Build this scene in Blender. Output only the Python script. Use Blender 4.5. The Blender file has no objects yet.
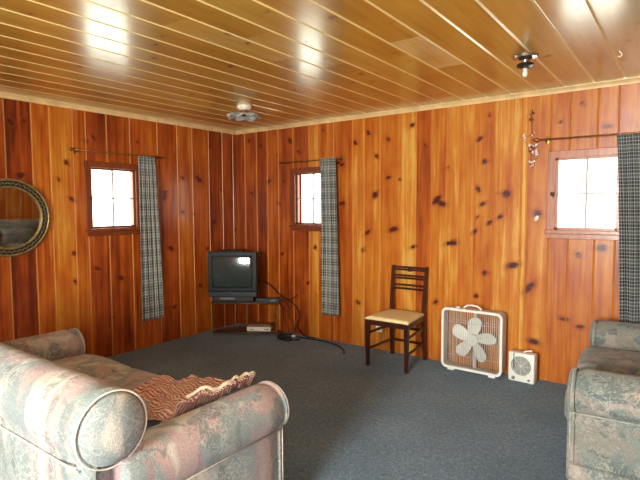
import bpy, bmesh, math, random
from mathutils import Vector, Matrix, noise
R = math.radians
PI = math.pi
scene = bpy.context.scene
COL = scene.collection
RND = random.Random(7)

# ------------------------------------------------------------------ helpers
def obj(name, bm, mat, parent=None, smooth=False, loc=(0, 0, 0), rot=(0, 0, 0), autosmooth=None):
    me = bpy.data.meshes.new(name)
    bmesh.ops.recalc_face_normals(bm, faces=bm.faces[:])
    bm.to_mesh(me)
    bm.free()
    o = bpy.data.objects.new(name, me)
    COL.objects.link(o)
    if not isinstance(mat, (list, tuple)):
        mat = [mat]
    for m in mat:
        me.materials.append(m)
    if smooth:
        for p in me.polygons:
            p.use_smooth = True
        if autosmooth:
            try:
                me.set_sharp_from_angle(angle=R(autosmooth))
            except Exception:
                pass
    o.location = loc
    o.rotation_euler = rot
    if parent:
        o.parent = parent
    return o

def tag(o, label, cat, group=None):
    o['label'] = label
    o['category'] = cat
    if group:
        o['group'] = group
    return o

def thing(name, label, cat, loc=(0, 0, 0), rz=0.0, group=None):
    o = bpy.data.objects.new(name, None)
    o.empty_display_size = 0.1
    COL.objects.link(o)
    o.location = loc
    o.rotation_euler = (0, 0, rz)
    return tag(o, label, cat, group)

def struct(o, label=None):
    o['kind'] = 'structure'
    if label:
        o['label'] = label
    return o

def copy_tree(o, parent=None):
    c = o.copy()
    COL.objects.link(c)
    c.parent = parent
    for ch in list(o.children):
        copy_tree(ch, c)
    return c

def NB():
    return bmesh.new()

def box(bm, x0, x1, y0, y1, z0, z1, bev=0.0, mi=0, M=None, seg=2):
    r = bmesh.ops.create_cube(bm, size=1.0)
    vs = r['verts']
    for v in vs:
        v.co.x = (x0 + x1) / 2 + v.co.x * (x1 - x0)
        v.co.y = (y0 + y1) / 2 + v.co.y * (y1 - y0)
        v.co.z = (z0 + z1) / 2 + v.co.z * (z1 - z0)
    fs = set()
    for v in vs:
        for f in v.link_faces:
            fs.add(f)
    es = set(e for f in fs for e in f.edges)
    allv = list(vs)
    if bev > 0:
        r2 = bmesh.ops.bevel(bm, geom=list(es), offset=bev, segments=seg, affect='EDGES', profile=0.5)
        allv = list(set(v for f in r2['faces'] for v in f.verts) | set(v for v in vs if v.is_valid))
        fs = set(f for v in allv for f in v.link_faces)
    for f in fs:
        f.material_index = mi
    if M is not None:
        bmesh.ops.transform(bm, matrix=M, verts=allv)
    return allv

def tube(bm, pts, r, seg=8, closed=False, mi=0, taper=None):
    """sweep a circle along a polyline"""
    pts = [Vector(p) for p in pts]
    n = len(pts)
    rings = []
    up = None
    for i in range(n):
        if closed:
            t = (pts[(i + 1) % n] - pts[i - 1])
        else:
            t = pts[min(i + 1, n - 1)] - pts[max(i - 1, 0)]
        if t.length < 1e-9:
            t = Vector((0, 0, 1))
        t.normalize()
        if up is None:
            up = Vector((0, 0, 1)) if abs(t.z) < 0.9 else Vector((1, 0, 0))
        a = up - t * up.dot(t)
        if a.length < 1e-6:
            a = t.orthogonal()
        a.normalize()
        b = t.cross(a)
        up = a
        rr = r[i] if isinstance(r, (list, tuple)) else r
        rings.append([bm.verts.new(pts[i] + (a * math.cos(2 * PI * k / seg) + b * math.sin(2 * PI * k / seg)) * rr) for k in range(seg)])
    m = n if closed else n - 1
    for i in range(m):
        A, B = rings[i], rings[(i + 1) % n]
        for k in range(seg):
            f = bm.faces.new((A[k], A[(k + 1) % seg], B[(k + 1) % seg], B[k]))
            f.material_index = mi
    if not closed:
        f = bm.faces.new(rings[0]); f.material_index = mi
        f = bm.faces.new(rings[-1][::-1]); f.material_index = mi

def lathe(bm, prof, seg=24, M=None, mi=0):
    """revolve (r, z) profile around z"""
    rings = []
    newv = []
    for (r, z) in prof:
        if r < 1e-5:
            v = bm.verts.new((0, 0, z)); rings.append([v]); newv.append(v)
        else:
            rg = [bm.verts.new((r * math.cos(2 * PI * k / seg), r * math.sin(2 * PI * k / seg), z)) for k in range(seg)]
            rings.append(rg); newv += rg
    for i in range(len(rings) - 1):
        A, B = rings[i], rings[i + 1]
        for k in range(seg):
            k2 = (k + 1) % seg
            if len(A) == 1 and len(B) == 1:
                continue
            if len(A) == 1:
                f = bm.faces.new((A[0], B[k2], B[k]))
            elif len(B) == 1:
                f = bm.faces.new((A[k], A[k2], B[0]))
            else:
                f = bm.faces.new((A[k], A[k2], B[k2], B[k]))
            f.material_index = mi
    if M is not None:
        bmesh.ops.transform(bm, matrix=M, verts=newv)

def extrude_profile(bm, pts, a0, a1, axis='y', rnd=0.0, nr=4, mi=0, mid=1):
    """pts: closed 2D outline; swept from a0 to a1 along axis, ends rounded by rnd"""
    cx = sum(p[0] for p in pts) / len(pts)
    cy = sum(p[1] for p in pts) / len(pts)
    L = []
    if rnd > 0:
        for k in range(nr + 1):
            a = PI / 2 * k / nr
            L.append((a0 + rnd * (1 - math.sin(a)), rnd * (1 - math.cos(a))))
    else:
        L.append((a0, 0))
    ends = [(a1 - (t - a0), ins) for (t, ins) in L][::-1]
    for k in range(1, mid):
        L.append((a0 + (a1 - a0) * k / mid, 0))
    L = sorted(L, key=lambda q: q[0]) + ends
    rings = []
    n = len(pts)
    # inward normals
    area = sum(pts[i][0] * pts[(i + 1) % n][1] - pts[(i + 1) % n][0] * pts[i][1] for i in range(n))
    sg = 1 if area > 0 else -1
    nor = []
    for i in range(n):
        p, q = pts[i - 1], pts[(i + 1) % n]
        dx, dy = q[0] - p[0], q[1] - p[1]
        l = math.hypot(dx, dy) or 1
        nor.append((-dy / l * sg, dx / l * sg))
    for (t, ins) in L:
        rg = []
        for i, (u, w) in enumerate(pts):
            U, W = u + nor[i][0] * ins, w + nor[i][1] * ins
            if axis == 'y':
                rg.append(bm.verts.new((U, t, W)))
            elif axis == 'x':
                rg.append(bm.verts.new((t, U, W)))
            else:
                rg.append(bm.verts.new((U, W, t)))
        rings.append(rg)
    for A, B in zip(rings[:-1], rings[1:]):
        for i in range(n):
            j = (i + 1) % n
            f = bm.faces.new((A[i], A[j], B[j], B[i])); f.material_index = mi
    f = bm.faces.new(rings[0]); f.material_index = mi
    f = bm.faces.new(rings[-1][::-1]); f.material_index = mi

def cushion_bm(w, d, h, r=0.05, puff=0.03, n=14, seed=0):
    bm = NB()
    bmesh.ops.create_cube(bm, size=2.0)
    bmesh.ops.subdivide_edges(bm, edges=bm.edges[:], cuts=n - 1, use_grid_fill=True)
    hx, hy, hz = w / 2, d / 2, h / 2
    for v in bm.verts:
        # cube point -> rounded box
        p = Vector((v.co.x * hx, v.co.y * hy, v.co.z * hz))
        q = Vector((max(-hx + r, min(hx - r, p.x)), max(-hy + r, min(hy - r, p.y)), max(-hz + r, min(hz - r, p.z))))
        dlt = p - q
        if dlt.length > 1e-6:
            p = q + dlt.normalized() * r
        k = (1 - (p.x / hx) ** 2) * (1 - (p.y / hy) ** 2)
        k = max(0, k) ** 0.5
        p.z += puff * k * (p.z / hz)
        p.y += 0.4 * puff * (1 - (p.x / hx) ** 2) * (p.y / hy)
        nn = noise.noise(Vector((p.x * 5 + seed, p.y * 5, p.z * 5)))
        p += Vector((0, 0, nn * 0.008))
        v.co = p
    return bm

# ------------------------------------------------------------------ node helpers
def new_mat(name):
    m = bpy.data.materials.new(name)
    m.use_nodes = True
    nt = m.node_tree
    b = nt.nodes['Principled BSDF']
    return m, nt, b

def S(*c):
    """sRGB 0-255 to linear rgba"""
    o = []
    for x in c[:3]:
        x /= 255.0
        o.append(x / 12.92 if x <= 0.04045 else ((x + 0.055) / 1.055) ** 2.4)
    return (o[0], o[1], o[2], 1)

def nd(nt, t, **kw):
    n = nt.nodes.new(t)
    for k, v in kw.items():
        if k.startswith('i_'):
            n.inputs[k[2:].replace('_', ' ')].default_value = v
        else:
            setattr(n, k, v)
    return n

def lk(nt, a, b):
    nt.links.new(a, b)

def math_n(nt, op, a, b=None, c=None, clamp=False):
    n = nt.nodes.new('ShaderNodeMath')
    n.operation = op
    n.use_clamp = clamp
    for i, v in enumerate((a, b, c)):
        if v is None:
            continue
        if isinstance(v, (int, float)):
            n.inputs[i].default_value = v
        else:
            nt.links.new(v, n.inputs[i])
    return n.outputs[0]

def mix_c(nt, fac, a, b, blend='MIX'):
    n = nt.nodes.new('ShaderNodeMix')
    n.data_type = 'RGBA'
    n.blend_type = blend
    for sock, v in ((n.inputs[0], fac), (n.inputs[6], a), (n.inputs[7], b)):
        if isinstance(v, (int, float)):
            sock.default_value = v
        elif isinstance(v, tuple):
            sock.default_value = v
        else:
            nt.links.new(v, sock)
    return n.outputs[2]

def ramp(nt, fac, stops, interp='LINEAR'):
    n = nt.nodes.new('ShaderNodeValToRGB')
    n.color_ramp.interpolation = interp
    el = n.color_ramp.elements
    while len(el) < len(stops):
        el.new(0.5)
    for e, (p, c) in zip(el, stops):
        e.position = p
        e.color = c
    nt.links.new(fac, n.inputs[0])
    return n.outputs[0]

def noise_n(nt, vec, scale, detail=3, rough=0.5, dist=0.0):
    n = nt.nodes.new('ShaderNodeTexNoise')
    n.inputs['Scale'].default_value = scale
    n.inputs['Detail'].default_value = detail
    n.inputs['Roughness'].default_value = rough
    n.inputs['Distortion'].default_value = dist
    if vec is not None:
        nt.links.new(vec, n.inputs['Vector'])
    return n

def bump(nt, h, strength, dist, bsdf):
    n = nt.nodes.new('ShaderNodeBump')
    n.inputs['Strength'].default_value = strength
    n.inputs['Distance'].default_value = dist
    nt.links.new(h, n.inputs['Height'])
    nt.links.new(n.outputs[0], bsdf.inputs['Normal'])

def simple(name, col, rough=0.5, metal=0.0, var=0.08, scale=30, coat=0.0, spec=0.5, bmp=0.0):
    m, nt, b = new_mat(name)
    tc = nd(nt, 'ShaderNodeTexCoord')
    n = noise_n(nt, tc.outputs['Object'], scale, 4)
    dark = tuple(max(0, c * (1 - var * 2)) for c in col[:3]) + (1,)
    lite = tuple(min(1, c * (1 + var * 2)) for c in col[:3]) + (1,)
    c = ramp(nt, n.outputs[0], [(0.3, dark), (0.7, lite)])
    lk(nt, c, b.inputs['Base Color'])
    b.inputs['Roughness'].default_value = rough
    b.inputs['Metallic'].default_value = metal
    b.inputs['Coat Weight'].default_value = coat
    b.inputs['Specular IOR Level'].default_value = spec
    if bmp:
        bump(nt, n.outputs[0], bmp, 0.002, b)
    return m

# panelled wood: face attribute tone, bid, bev ; point attribute knot, warp, UV-like coordinates "across","along"
def pine_mat(name, stops, glintcol, knotcol, rough=0.28, coat=0.4, coatr=0.12, grain=0.30, knotsoft=1.0, gscale=26.0, glintamt=0.75):
    m, nt, b = new_mat(name)
    at = lambda n: nd(nt, 'ShaderNodeAttribute', attribute_name=n).outputs['Fac']
    across, along, tone, bid, bev, knot, warp = [at(x) for x in ('across', 'along', 'tone', 'bid', 'bev', 'knot', 'warp')]
    u = math_n(nt, 'ADD', across, warp)
    cmb = nd(nt, 'ShaderNodeCombineXYZ')
    lk(nt, math_n(nt, 'MULTIPLY', u, gscale), cmb.inputs[0])
    lk(nt, math_n(nt, 'MULTIPLY_ADD', along, 0.9, math_n(nt, 'MULTIPLY', bid, 3.7)), cmb.inputs[1])
    lk(nt, math_n(nt, 'MULTIPLY', bid, 11.3), cmb.inputs[2])
    g = noise_n(nt, cmb.outputs[0], 1.0, 3, 0.55, 0.6)
    cmb2 = nd(nt, 'ShaderNodeCombineXYZ')
    lk(nt, math_n(nt, 'MULTIPLY', u, gscale * 6), cmb2.inputs[0])
    lk(nt, math_n(nt, 'MULTIPLY', along, 3.0), cmb2.inputs[1])
    lk(nt, math_n(nt, 'MULTIPLY', bid, 5.1), cmb2.inputs[2])
    g2 = noise_n(nt, cmb2.outputs[0], 1.0, 2, 0.5)
    # blotchy stain
    cmb3 = nd(nt, 'ShaderNodeCombineXYZ')
    lk(nt, math_n(nt, 'MULTIPLY', u, 7), cmb3.inputs[0])
    lk(nt, math_n(nt, 'MULTIPLY', along, 2.0), cmb3.inputs[1])
    lk(nt, math_n(nt, 'MULTIPLY', bid, 2.3), cmb3.inputs[2])
    g3 = noise_n(nt, cmb3.outputs[0], 1.0, 3, 0.6)
    t = math_n(nt, 'ADD', tone, math_n(nt, 'MULTIPLY', math_n(nt, 'SUBTRACT', g.outputs[0], 0.5), grain * 2.2))
    t = math_n(nt, 'ADD', t, math_n(nt, 'MULTIPLY', math_n(nt, 'SUBTRACT', g2.outputs[0], 0.5), grain * 0.7))
    t = math_n(nt, 'ADD', t, math_n(nt, 'MULTIPLY', math_n(nt, 'SUBTRACT', g3.outputs[0], 0.5), grain * 2.0), clamp=True)
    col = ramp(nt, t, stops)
    knn = noise_n(nt, nd(nt, 'ShaderNodeTexCoord').outputs['Object'], 30, 3, 0.65)
    knot = math_n(nt, 'MULTIPLY', knot, math_n(nt, 'MULTIPLY_ADD', knn.outputs[0], 2.2, 0.1), clamp=True)
    halo = math_n(nt, 'MULTIPLY', knot, 2.0, clamp=True)
    col = mix_c(nt, math_n(nt, 'MULTIPLY', halo, 0.75 * knotsoft), col, knotcol[1])
    core = math_n(nt, 'MULTIPLY', math_n(nt, 'SUBTRACT', knot, 0.38), 2.8, clamp=True)
    col = mix_c(nt, math_n(nt, 'MULTIPLY', core, knotsoft), col, knotcol[0])
    col = mix_c(nt, math_n(nt, 'MULTIPLY', bev, glintamt), col, glintcol)  # groove bevels tinted paler: seam highlight put into the board colour
    lk(nt, col, b.inputs['Base Color'])
    b.inputs['Roughness'].default_value = rough
    b.inputs['Coat Weight'].default_value = coat
    b.inputs['Coat Roughness'].default_value = coatr
    b.inputs['Specular IOR Level'].default_value = 0.4
    bump(nt, g.outputs[0], 0.12, 0.004, b)
    return m

M_WALL = pine_mat('knotty_pine_wall',
                  [(0.0, S(92, 32, 10)), (0.26, S(142, 58, 15)), (0.52, S(176, 88, 23)), (0.80, S(196, 122, 38)), (1.0, S(212, 160, 74))],
                  S(228, 160, 84), (S(70, 22, 12), S(128, 44, 18)), rough=0.36, coat=0.22, coatr=0.12, grain=0.44, glintamt=0.42)
M_CEIL = pine_mat('varnished_pine_ceiling',
                  [(0.0, S(148, 98, 30)), (0.4, S(194, 144, 52)), (0.75, S(212, 168, 76)), (1.0, S(232, 202, 140))],
                  S(244, 216, 150), (S(104, 56, 18), S(160, 104, 40)), rough=0.3, coat=0.9, coatr=0.2, grain=0.3, knotsoft=0.8, glintamt=0.85)
M_TRIM = simple('pale_pine_trim', S(226, 192, 136), 0.35, var=0.07, scale=9, coat=0.3)
M_CASE = None

def wood(name, c1, c2, rough=0.35, scale=(30, 30, 3), coat=0.2):
    m, nt, b = new_mat(name)
    tc = nd(nt, 'ShaderNodeTexCoord')
    mp = nd(nt, 'ShaderNodeMapping')
    mp.inputs['Scale'].default_value = scale
    lk(nt, tc.outputs['Object'], mp.inputs[0])
    n = noise_n(nt, mp.outputs[0], 1.0, 4, 0.6, 0.8)
    c = ramp(nt, n.outputs[0], [(0.3, c1), (0.7, c2)])
    lk(nt, c, b.inputs['Base Color'])
    b.inputs['Roughness'].default_value = rough
    b.inputs['Coat Weight'].default_value = coat
    b.inputs['Coat Roughness'].default_value = 0.15
    bump(nt, n.outputs[0], 0.1, 0.002, b)
    return m

M_CASE_RED = wood('red_brown_window_wood', S(100, 42, 18), S(132, 62, 28))
M_CASE_PALE = wood('worn_red_window_wood', S(150, 84, 60), S(186, 118, 84))
M_CHAIR = wood('dark_walnut_chair_wood', S(40, 15, 9), S(78, 32, 20), 0.3)
M_VINYL = simple('cream_vinyl', S(240, 222, 170), 0.45, var=0.04, scale=20)
M_WHITE = simple('white_plastic', S(232, 230, 222), 0.4, var=0.03)
M_GREYW = simple('off_white_painted_metal', S(196, 196, 190), 0.45, var=0.04)
M_BLADE = simple('milky_plastic', S(226, 224, 216), 0.4, var=0.02)
M_GREY = simple('grey_plastic', S(120, 120, 118), 0.5)
M_BLACK = simple('black_plastic', S(24, 25, 27), 0.38, var=0.1)
M_TVBODY = simple('charcoal_television_plastic', S(22, 23, 25), 0.45, var=0.08, spec=0.25)
M_CABLE = simple('black_rubber_cable', S(18, 16, 16), 0.5)
M_BRASS = simple('aged_brass', S(150, 110, 58), 0.35, metal=0.85, var=0.15)
M_DBRASS = simple('dull_brass_rod', S(140, 92, 46), 0.4, metal=0.6, var=0.15)
M_SHELF = simple('dark_shelf_board', S(48, 28, 22), 0.3, var=0.15, coat=0.3)
M_CHROME = simple('dull_chrome', S(190, 180, 170), 0.22, metal=0.9, var=0.1)
M_PORC = simple('white_porcelain', S(236, 226, 206), 0.25, var=0.03)
M_SOCK = simple('black_bakelite', S(26, 22, 20), 0.3)
M_MUNT = simple('pale_grey_muntin_paint', S(176, 172, 168), 0.5)
M_CARD = simple('brown_card', S(120, 84, 50), 0.6)
M_ROPE = simple('cream_fringe_cord', S(232, 222, 200), 0.8, var=0.08, bmp=0.4)
M_PIPE = simple('pale_piping_cord', S(196, 188, 178), 0.8, var=0.08, bmp=0.3)
M_SHELLW = simple('pale_shell', S(226, 216, 206), 0.3, var=0.06)
M_SHELLR = simple('red_bead', S(150, 44, 30), 0.3)
M_TWINE = simple('brown_twine', S(88, 52, 30), 0.8)

# television glass
M_SCREEN, _nt, _b = new_mat('dark_picture_tube_glass')
_tc = nd(_nt, 'ShaderNodeTexCoord')
_n = noise_n(_nt, _tc.outputs['Object'], 60, 2)
lk(_nt, ramp(_nt, _n.outputs[0], [(0.3, S(46, 54, 52)), (0.7, S(54, 63, 60))]), _b.inputs['Base Color'])
_b.inputs['Roughness'].default_value = 0.12
_b.inputs['Coat Weight'].default_value = 1.0
_b.inputs['Coat Roughness'].default_value = 0.03

# mirror glass
M_MIRROR, _nt, _b = new_mat('silvered_mirror_glass')
_tc = nd(_nt, 'ShaderNodeTexCoord')
_n = noise_n(_nt, _tc.outputs['Object'], 8, 3)
lk(_nt, ramp(_nt, _n.outputs[0], [(0.3, S(206, 206, 200)), (0.7, S(216, 216, 212))]), _b.inputs['Base Color'])
_b.inputs['Metallic'].default_value = 1.0
_b.inputs['Roughness'].default_value = 0.03

# window glass
M_GLASS, _nt, _b = new_mat('window_glass')
_b.inputs['Roughness'].default_value = 0.0
_b.inputs['Transmission Weight'].default_value = 1.0
_b.inputs['IOR'].default_value = 1.45
_out = [n for n in _nt.nodes if n.type == 'OUTPUT_MATERIAL'][0]
_tr = nd(_nt, 'ShaderNodeBsdfTransparent')
_gl = nd(_nt, 'ShaderNodeBsdfGlossy')
_gl.inputs['Roughness'].default_value = 0.02
_fr = nd(_nt, 'ShaderNodeFresnel')
_mx = nd(_nt, 'ShaderNodeMixShader')
lk(_nt, math_n(_nt, 'MULTIPLY', _fr.outputs[0], 0.5), _mx.inputs[0]); lk(_nt, _tr.outputs[0], _mx.inputs[1]); lk(_nt, _gl.outputs[0], _mx.inputs[2])
lk(_nt, _mx.outputs[0], _out.inputs['Surface'])

# frosted lampshade glass
M_FROST, _nt, _b = new_mat('frosted_etched_glass')
_tc = nd(_nt, 'ShaderNodeTexCoord')
_n = noise_n(_nt, _tc.outputs['Object'], 70, 4)
lk(_nt, ramp(_nt, _n.outputs[0], [(0.35, S(150, 158, 158)), (0.65, S(226, 230, 228))]), _b.inputs['Base Color'])
_b.inputs['Roughness'].default_value = 0.3
_b.inputs['Transmission Weight'].default_value = 0.35
bump(_nt, _n.outputs[0], 0.4, 0.003, _b)

# bulb glass
M_BULB = simple('clear_bulb_glass', S(230, 226, 214), 0.1, var=0.02)

# carpet
M_CARPET, _nt, _b = new_mat('slate_blue_carpet')
_tc = nd(_nt, 'ShaderNodeTexCoord')
_n1 = noise_n(_nt, _tc.outputs['Object'], 95, 3, 0.75)
_n2 = noise_n(_nt, _tc.outputs['Object'], 1.6, 4, 0.6)
_n3 = noise_n(_nt, _tc.outputs['Object'], 34, 3, 0.6)
_f = math_n(_nt, 'MULTIPLY_ADD', _n1.outputs[0], 0.6, math_n(_nt, 'MULTIPLY', _n2.outputs[0], 0.22))
_f = math_n(_nt, 'MULTIPLY_ADD', _n3.outputs[0], 0.3, _f)
lk(_nt, ramp(_nt, _f, [(0.36, S(50, 68, 86)), (0.55, S(86, 110, 130)), (0.76, S(138, 158, 176))]), _b.inputs['Base Color'])
_b.inputs['Roughness'].default_value = 0.95
_b.inputs['Specular IOR Level'].default_value = 0.1
_b.inputs['Sheen Weight'].default_value = 0.15
bump(_nt, _n1.outputs[0], 0.6, 0.006, _b)

# plaid curtain
def plaid(name, dark, mid, light, per=0.034):
    m, nt, b = new_mat(name)
    uv = nd(nt, 'ShaderNodeUVMap'); uv.uv_map = 'UVMap'
    sp = nd(nt, 'ShaderNodeSeparateXYZ')
    lk(nt, uv.outputs[0], sp.inputs[0])
    def lines(s, p, w, off=0.0):
        f = math_n(nt, 'FRACT', math_n(nt, 'ADD', math_n(nt, 'DIVIDE', s, p), off))
        return math_n(nt, 'LESS_THAN', f, w)
    lu = lines(sp.outputs[0], per, 0.26); lv = lines(sp.outputs[1], per, 0.22)
    bu = lines(sp.outputs[0], per * 4, 0.45, 0.3); bv = lines(sp.outputs[1], per * 4, 0.45, 0.3)
    n = noise_n(nt, uv.outputs[0], 900, 1)
    f = math_n(nt, 'MULTIPLY_ADD', math_n(nt, 'ADD', bu, bv), 0.22, math_n(nt, 'MULTIPLY', n.outputs[0], 0.25))
    base = ramp(nt, f, [(0.1, dark), (0.5, mid)])
    ln = math_n(nt, 'MULTIPLY', math_n(nt, 'ADD', lu, lv), 0.55, clamp=True)
    lk(nt, mix_c(nt, ln, base, light), b.inputs['Base Color'])
    b.inputs['Roughness'].default_value = 0.9
    b.inputs['Specular IOR Level'].default_value = 0.15
    return m
M_PLAID = plaid('blue_grey_plaid_cotton', S(58, 64, 76), S(124, 126, 124), S(178, 172, 152), 0.029)
M_PLAID3 = plaid('dark_plaid_cotton', S(32, 35, 42), S(84, 88, 92), S(172, 172, 164), 0.026)

# sofa fabric: soft patchwork of colours with looping pale stitching
def upholstery(name, cols, sx=(1, 1, 1), scale=2.6, stitch=S(206, 198, 186), stamt=0.5, bands=None):
    m, nt, b = new_mat(name)
    tc = nd(nt, 'ShaderNodeTexCoord')
    mp = nd(nt, 'ShaderNodeMapping'); mp.inputs['Scale'].default_value = sx
    lk(nt, tc.outputs['Object'], mp.inputs[0])
    w = noise_n(nt, mp.outputs[0], 3.0, 2)
    vm = nd(nt, 'ShaderNodeVectorMath', operation='MULTIPLY_ADD')
    lk(nt, w.outputs[1], vm.inputs[0]); vm.inputs[1].default_value = (0.35, 0.35, 0.35); lk(nt, mp.outputs[0], vm.inputs[2])
    def patch(sc_, off, lo, hi):
        va = nd(nt, 'ShaderNodeVectorMath', operation='ADD'); lk(nt, vm.outputs[0], va.inputs[0]); va.inputs[1].default_value = off
        q = noise_n(nt, va.outputs[0], sc_, 2, 0.45, 0.4)
        return ramp(nt, q.outputs[0], [(lo, (0, 0, 0, 1)), (hi, (1, 1, 1, 1))])
    base = mix_c(nt, patch(scale, (3.1, 7.7, 1.3), 0.47, 0.53), cols[0], cols[1])
    base = mix_c(nt, patch(scale * 1.1, (9.4, 2.2, 5.1), 0.54, 0.60), base, cols[2])
    base = mix_c(nt, patch(scale * 1.5, (1.4, 6.2, 8.8), 0.56, 0.62), base, cols[3])
    base = mix_c(nt, math_n(nt, 'MULTIPLY', patch(scale * 2.4, (5.4, 1.9, 2.8), 0.55, 0.60), 0.7), base, cols[4])
    # scribbled stitching
    w2 = noise_n(nt, tc.outputs['Object'], 9.0, 2)
    vm2 = nd(nt, 'ShaderNodeVectorMath', operation='MULTIPLY_ADD')
    lk(nt, w2.outputs[1], vm2.inputs[0]); vm2.inputs[1].default_value = (0.12, 0.12, 0.12); lk(nt, tc.outputs['Object'], vm2.inputs[2])
    n4 = noise_n(nt, vm2.outputs[0], 34, 2, 0.5, 1.2)
    st = math_n(nt, 'SUBTRACT', 1.0, math_n(nt, 'MULTIPLY', math_n(nt, 'ABSOLUTE', math_n(nt, 'SUBTRACT', n4.outputs[0], 0.5)), 16.0), clamp=True)
    n5 = noise_n(nt, tc.outputs['Object'], 5, 2)
    msk = ramp(nt, n5.outputs[0], [(0.42, (0.25, 0.25, 0.25, 1)), (0.6, (1, 1, 1, 1))])
    col = mix_c(nt, math_n(nt, 'MULTIPLY', math_n(nt, 'MULTIPLY', st, stamt), msk), base, stitch)
    n6 = noise_n(nt, tc.outputs['Object'], 160, 2, 0.6)
    col = mix_c(nt, 0.55, col, ramp(nt, n6.outputs[0], [(0.3, (0.36, 0.36, 0.36, 1)), (0.7, (0.64, 0.64, 0.64, 1))]), 'OVERLAY')
    lk(nt, col, b.inputs['Base Color'])
    b.inputs['Roughness'].default_value = 0.85
    b.inputs['Specular IOR Level'].default_value = 0.2
    b.inputs['Sheen Weight'].default_value = 0.2
    bump(nt, math_n(nt, 'ADD', st, math_n(nt, 'MULTIPLY', n6.outputs[0], 0.8)), 0.35, 0.004, b)
    return m
M_SOFA = upholstery('pastel_patch_upholstery', [S(160, 138, 134), S(122, 132, 132), S(178, 172, 162), S(146, 116, 118), S(98, 108, 108)], (2.0, 1.5, 0.45), 2.6)
M_SOFA2 = upholstery('sage_patch_upholstery', [S(128, 124, 116), S(104, 114, 112), S(150, 138, 132), S(118, 126, 120), S(84, 94, 96)],
                     (0.8, 0.8, 1.1), 5.0, S(180, 176, 164), 0.6)

M_PIPE2 = simple('sage_piping_cord', S(158, 156, 146), 0.8, var=0.15, bmp=0.3)
# woven throw
M_THROW, _nt, _b = new_mat('red_cream_woven_throw')
_uv = nd(_nt, 'ShaderNodeUVMap'); _uv.uv_map = 'UVMap'
_n0 = noise_n(_nt, _uv.outputs[0], 9, 2)
_sp = nd(_nt, 'ShaderNodeSeparateXYZ'); lk(_nt, _uv.outputs[0], _sp.inputs[0])
_ph = math_n(_nt, 'MULTIPLY_ADD', _n0.outputs[0], 4.0, math_n(_nt, 'MULTIPLY', _sp.outputs[1], 330))
_st = math_n(_nt, 'MULTIPLY_ADD', math_n(_nt, 'SINE', _ph), 0.5, 0.5)
_ph2 = math_n(_nt, 'MULTIPLY', _sp.outputs[0], 330)
_st2 = math_n(_nt, 'MULTIPLY_ADD', math_n(_nt, 'SINE', _ph2), 0.15, _st)
_c = ramp(_nt, _st2, [(0.10, S(156, 48, 62)), (0.30, S(190, 112, 118)), (0.52, S(200, 168, 160)), (1.0, S(214, 202, 190))])
_n7 = noise_n(_nt, _uv.outputs[0], 6, 3)
_c = mix_c(_nt, ramp(_nt, _n7.outputs[0], [(0.45, (0, 0, 0, 1)), (0.58, (0.6, 0.6, 0.6, 1))]), _c, S(186, 152, 128))
lk(_nt, _c, _b.inputs['Base Color'])
_b.inputs['Roughness'].default_value = 0.95
bump(_nt, _st2, 0.6, 0.004, _b)

# mirror frame: dark band with gold leaf ornament
M_GOLD = simple('worn_gilt', S(150, 132, 88), 0.4, metal=0.55, var=0.18, scale=40)
M_DARKBAND = simple('black_lacquer', S(30, 24, 20), 0.4, var=0.2)

# ------------------------------------------------------------------ panelled surfaces
def edges_random(a, b, rnd, lo=0.13, hi=0.24):
    e = [a]
    while e[-1] < b - 0.1:
        e.append(min(b, e[-1] + rnd.uniform(lo, hi)))
    e[-1] = b
    return e

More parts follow.
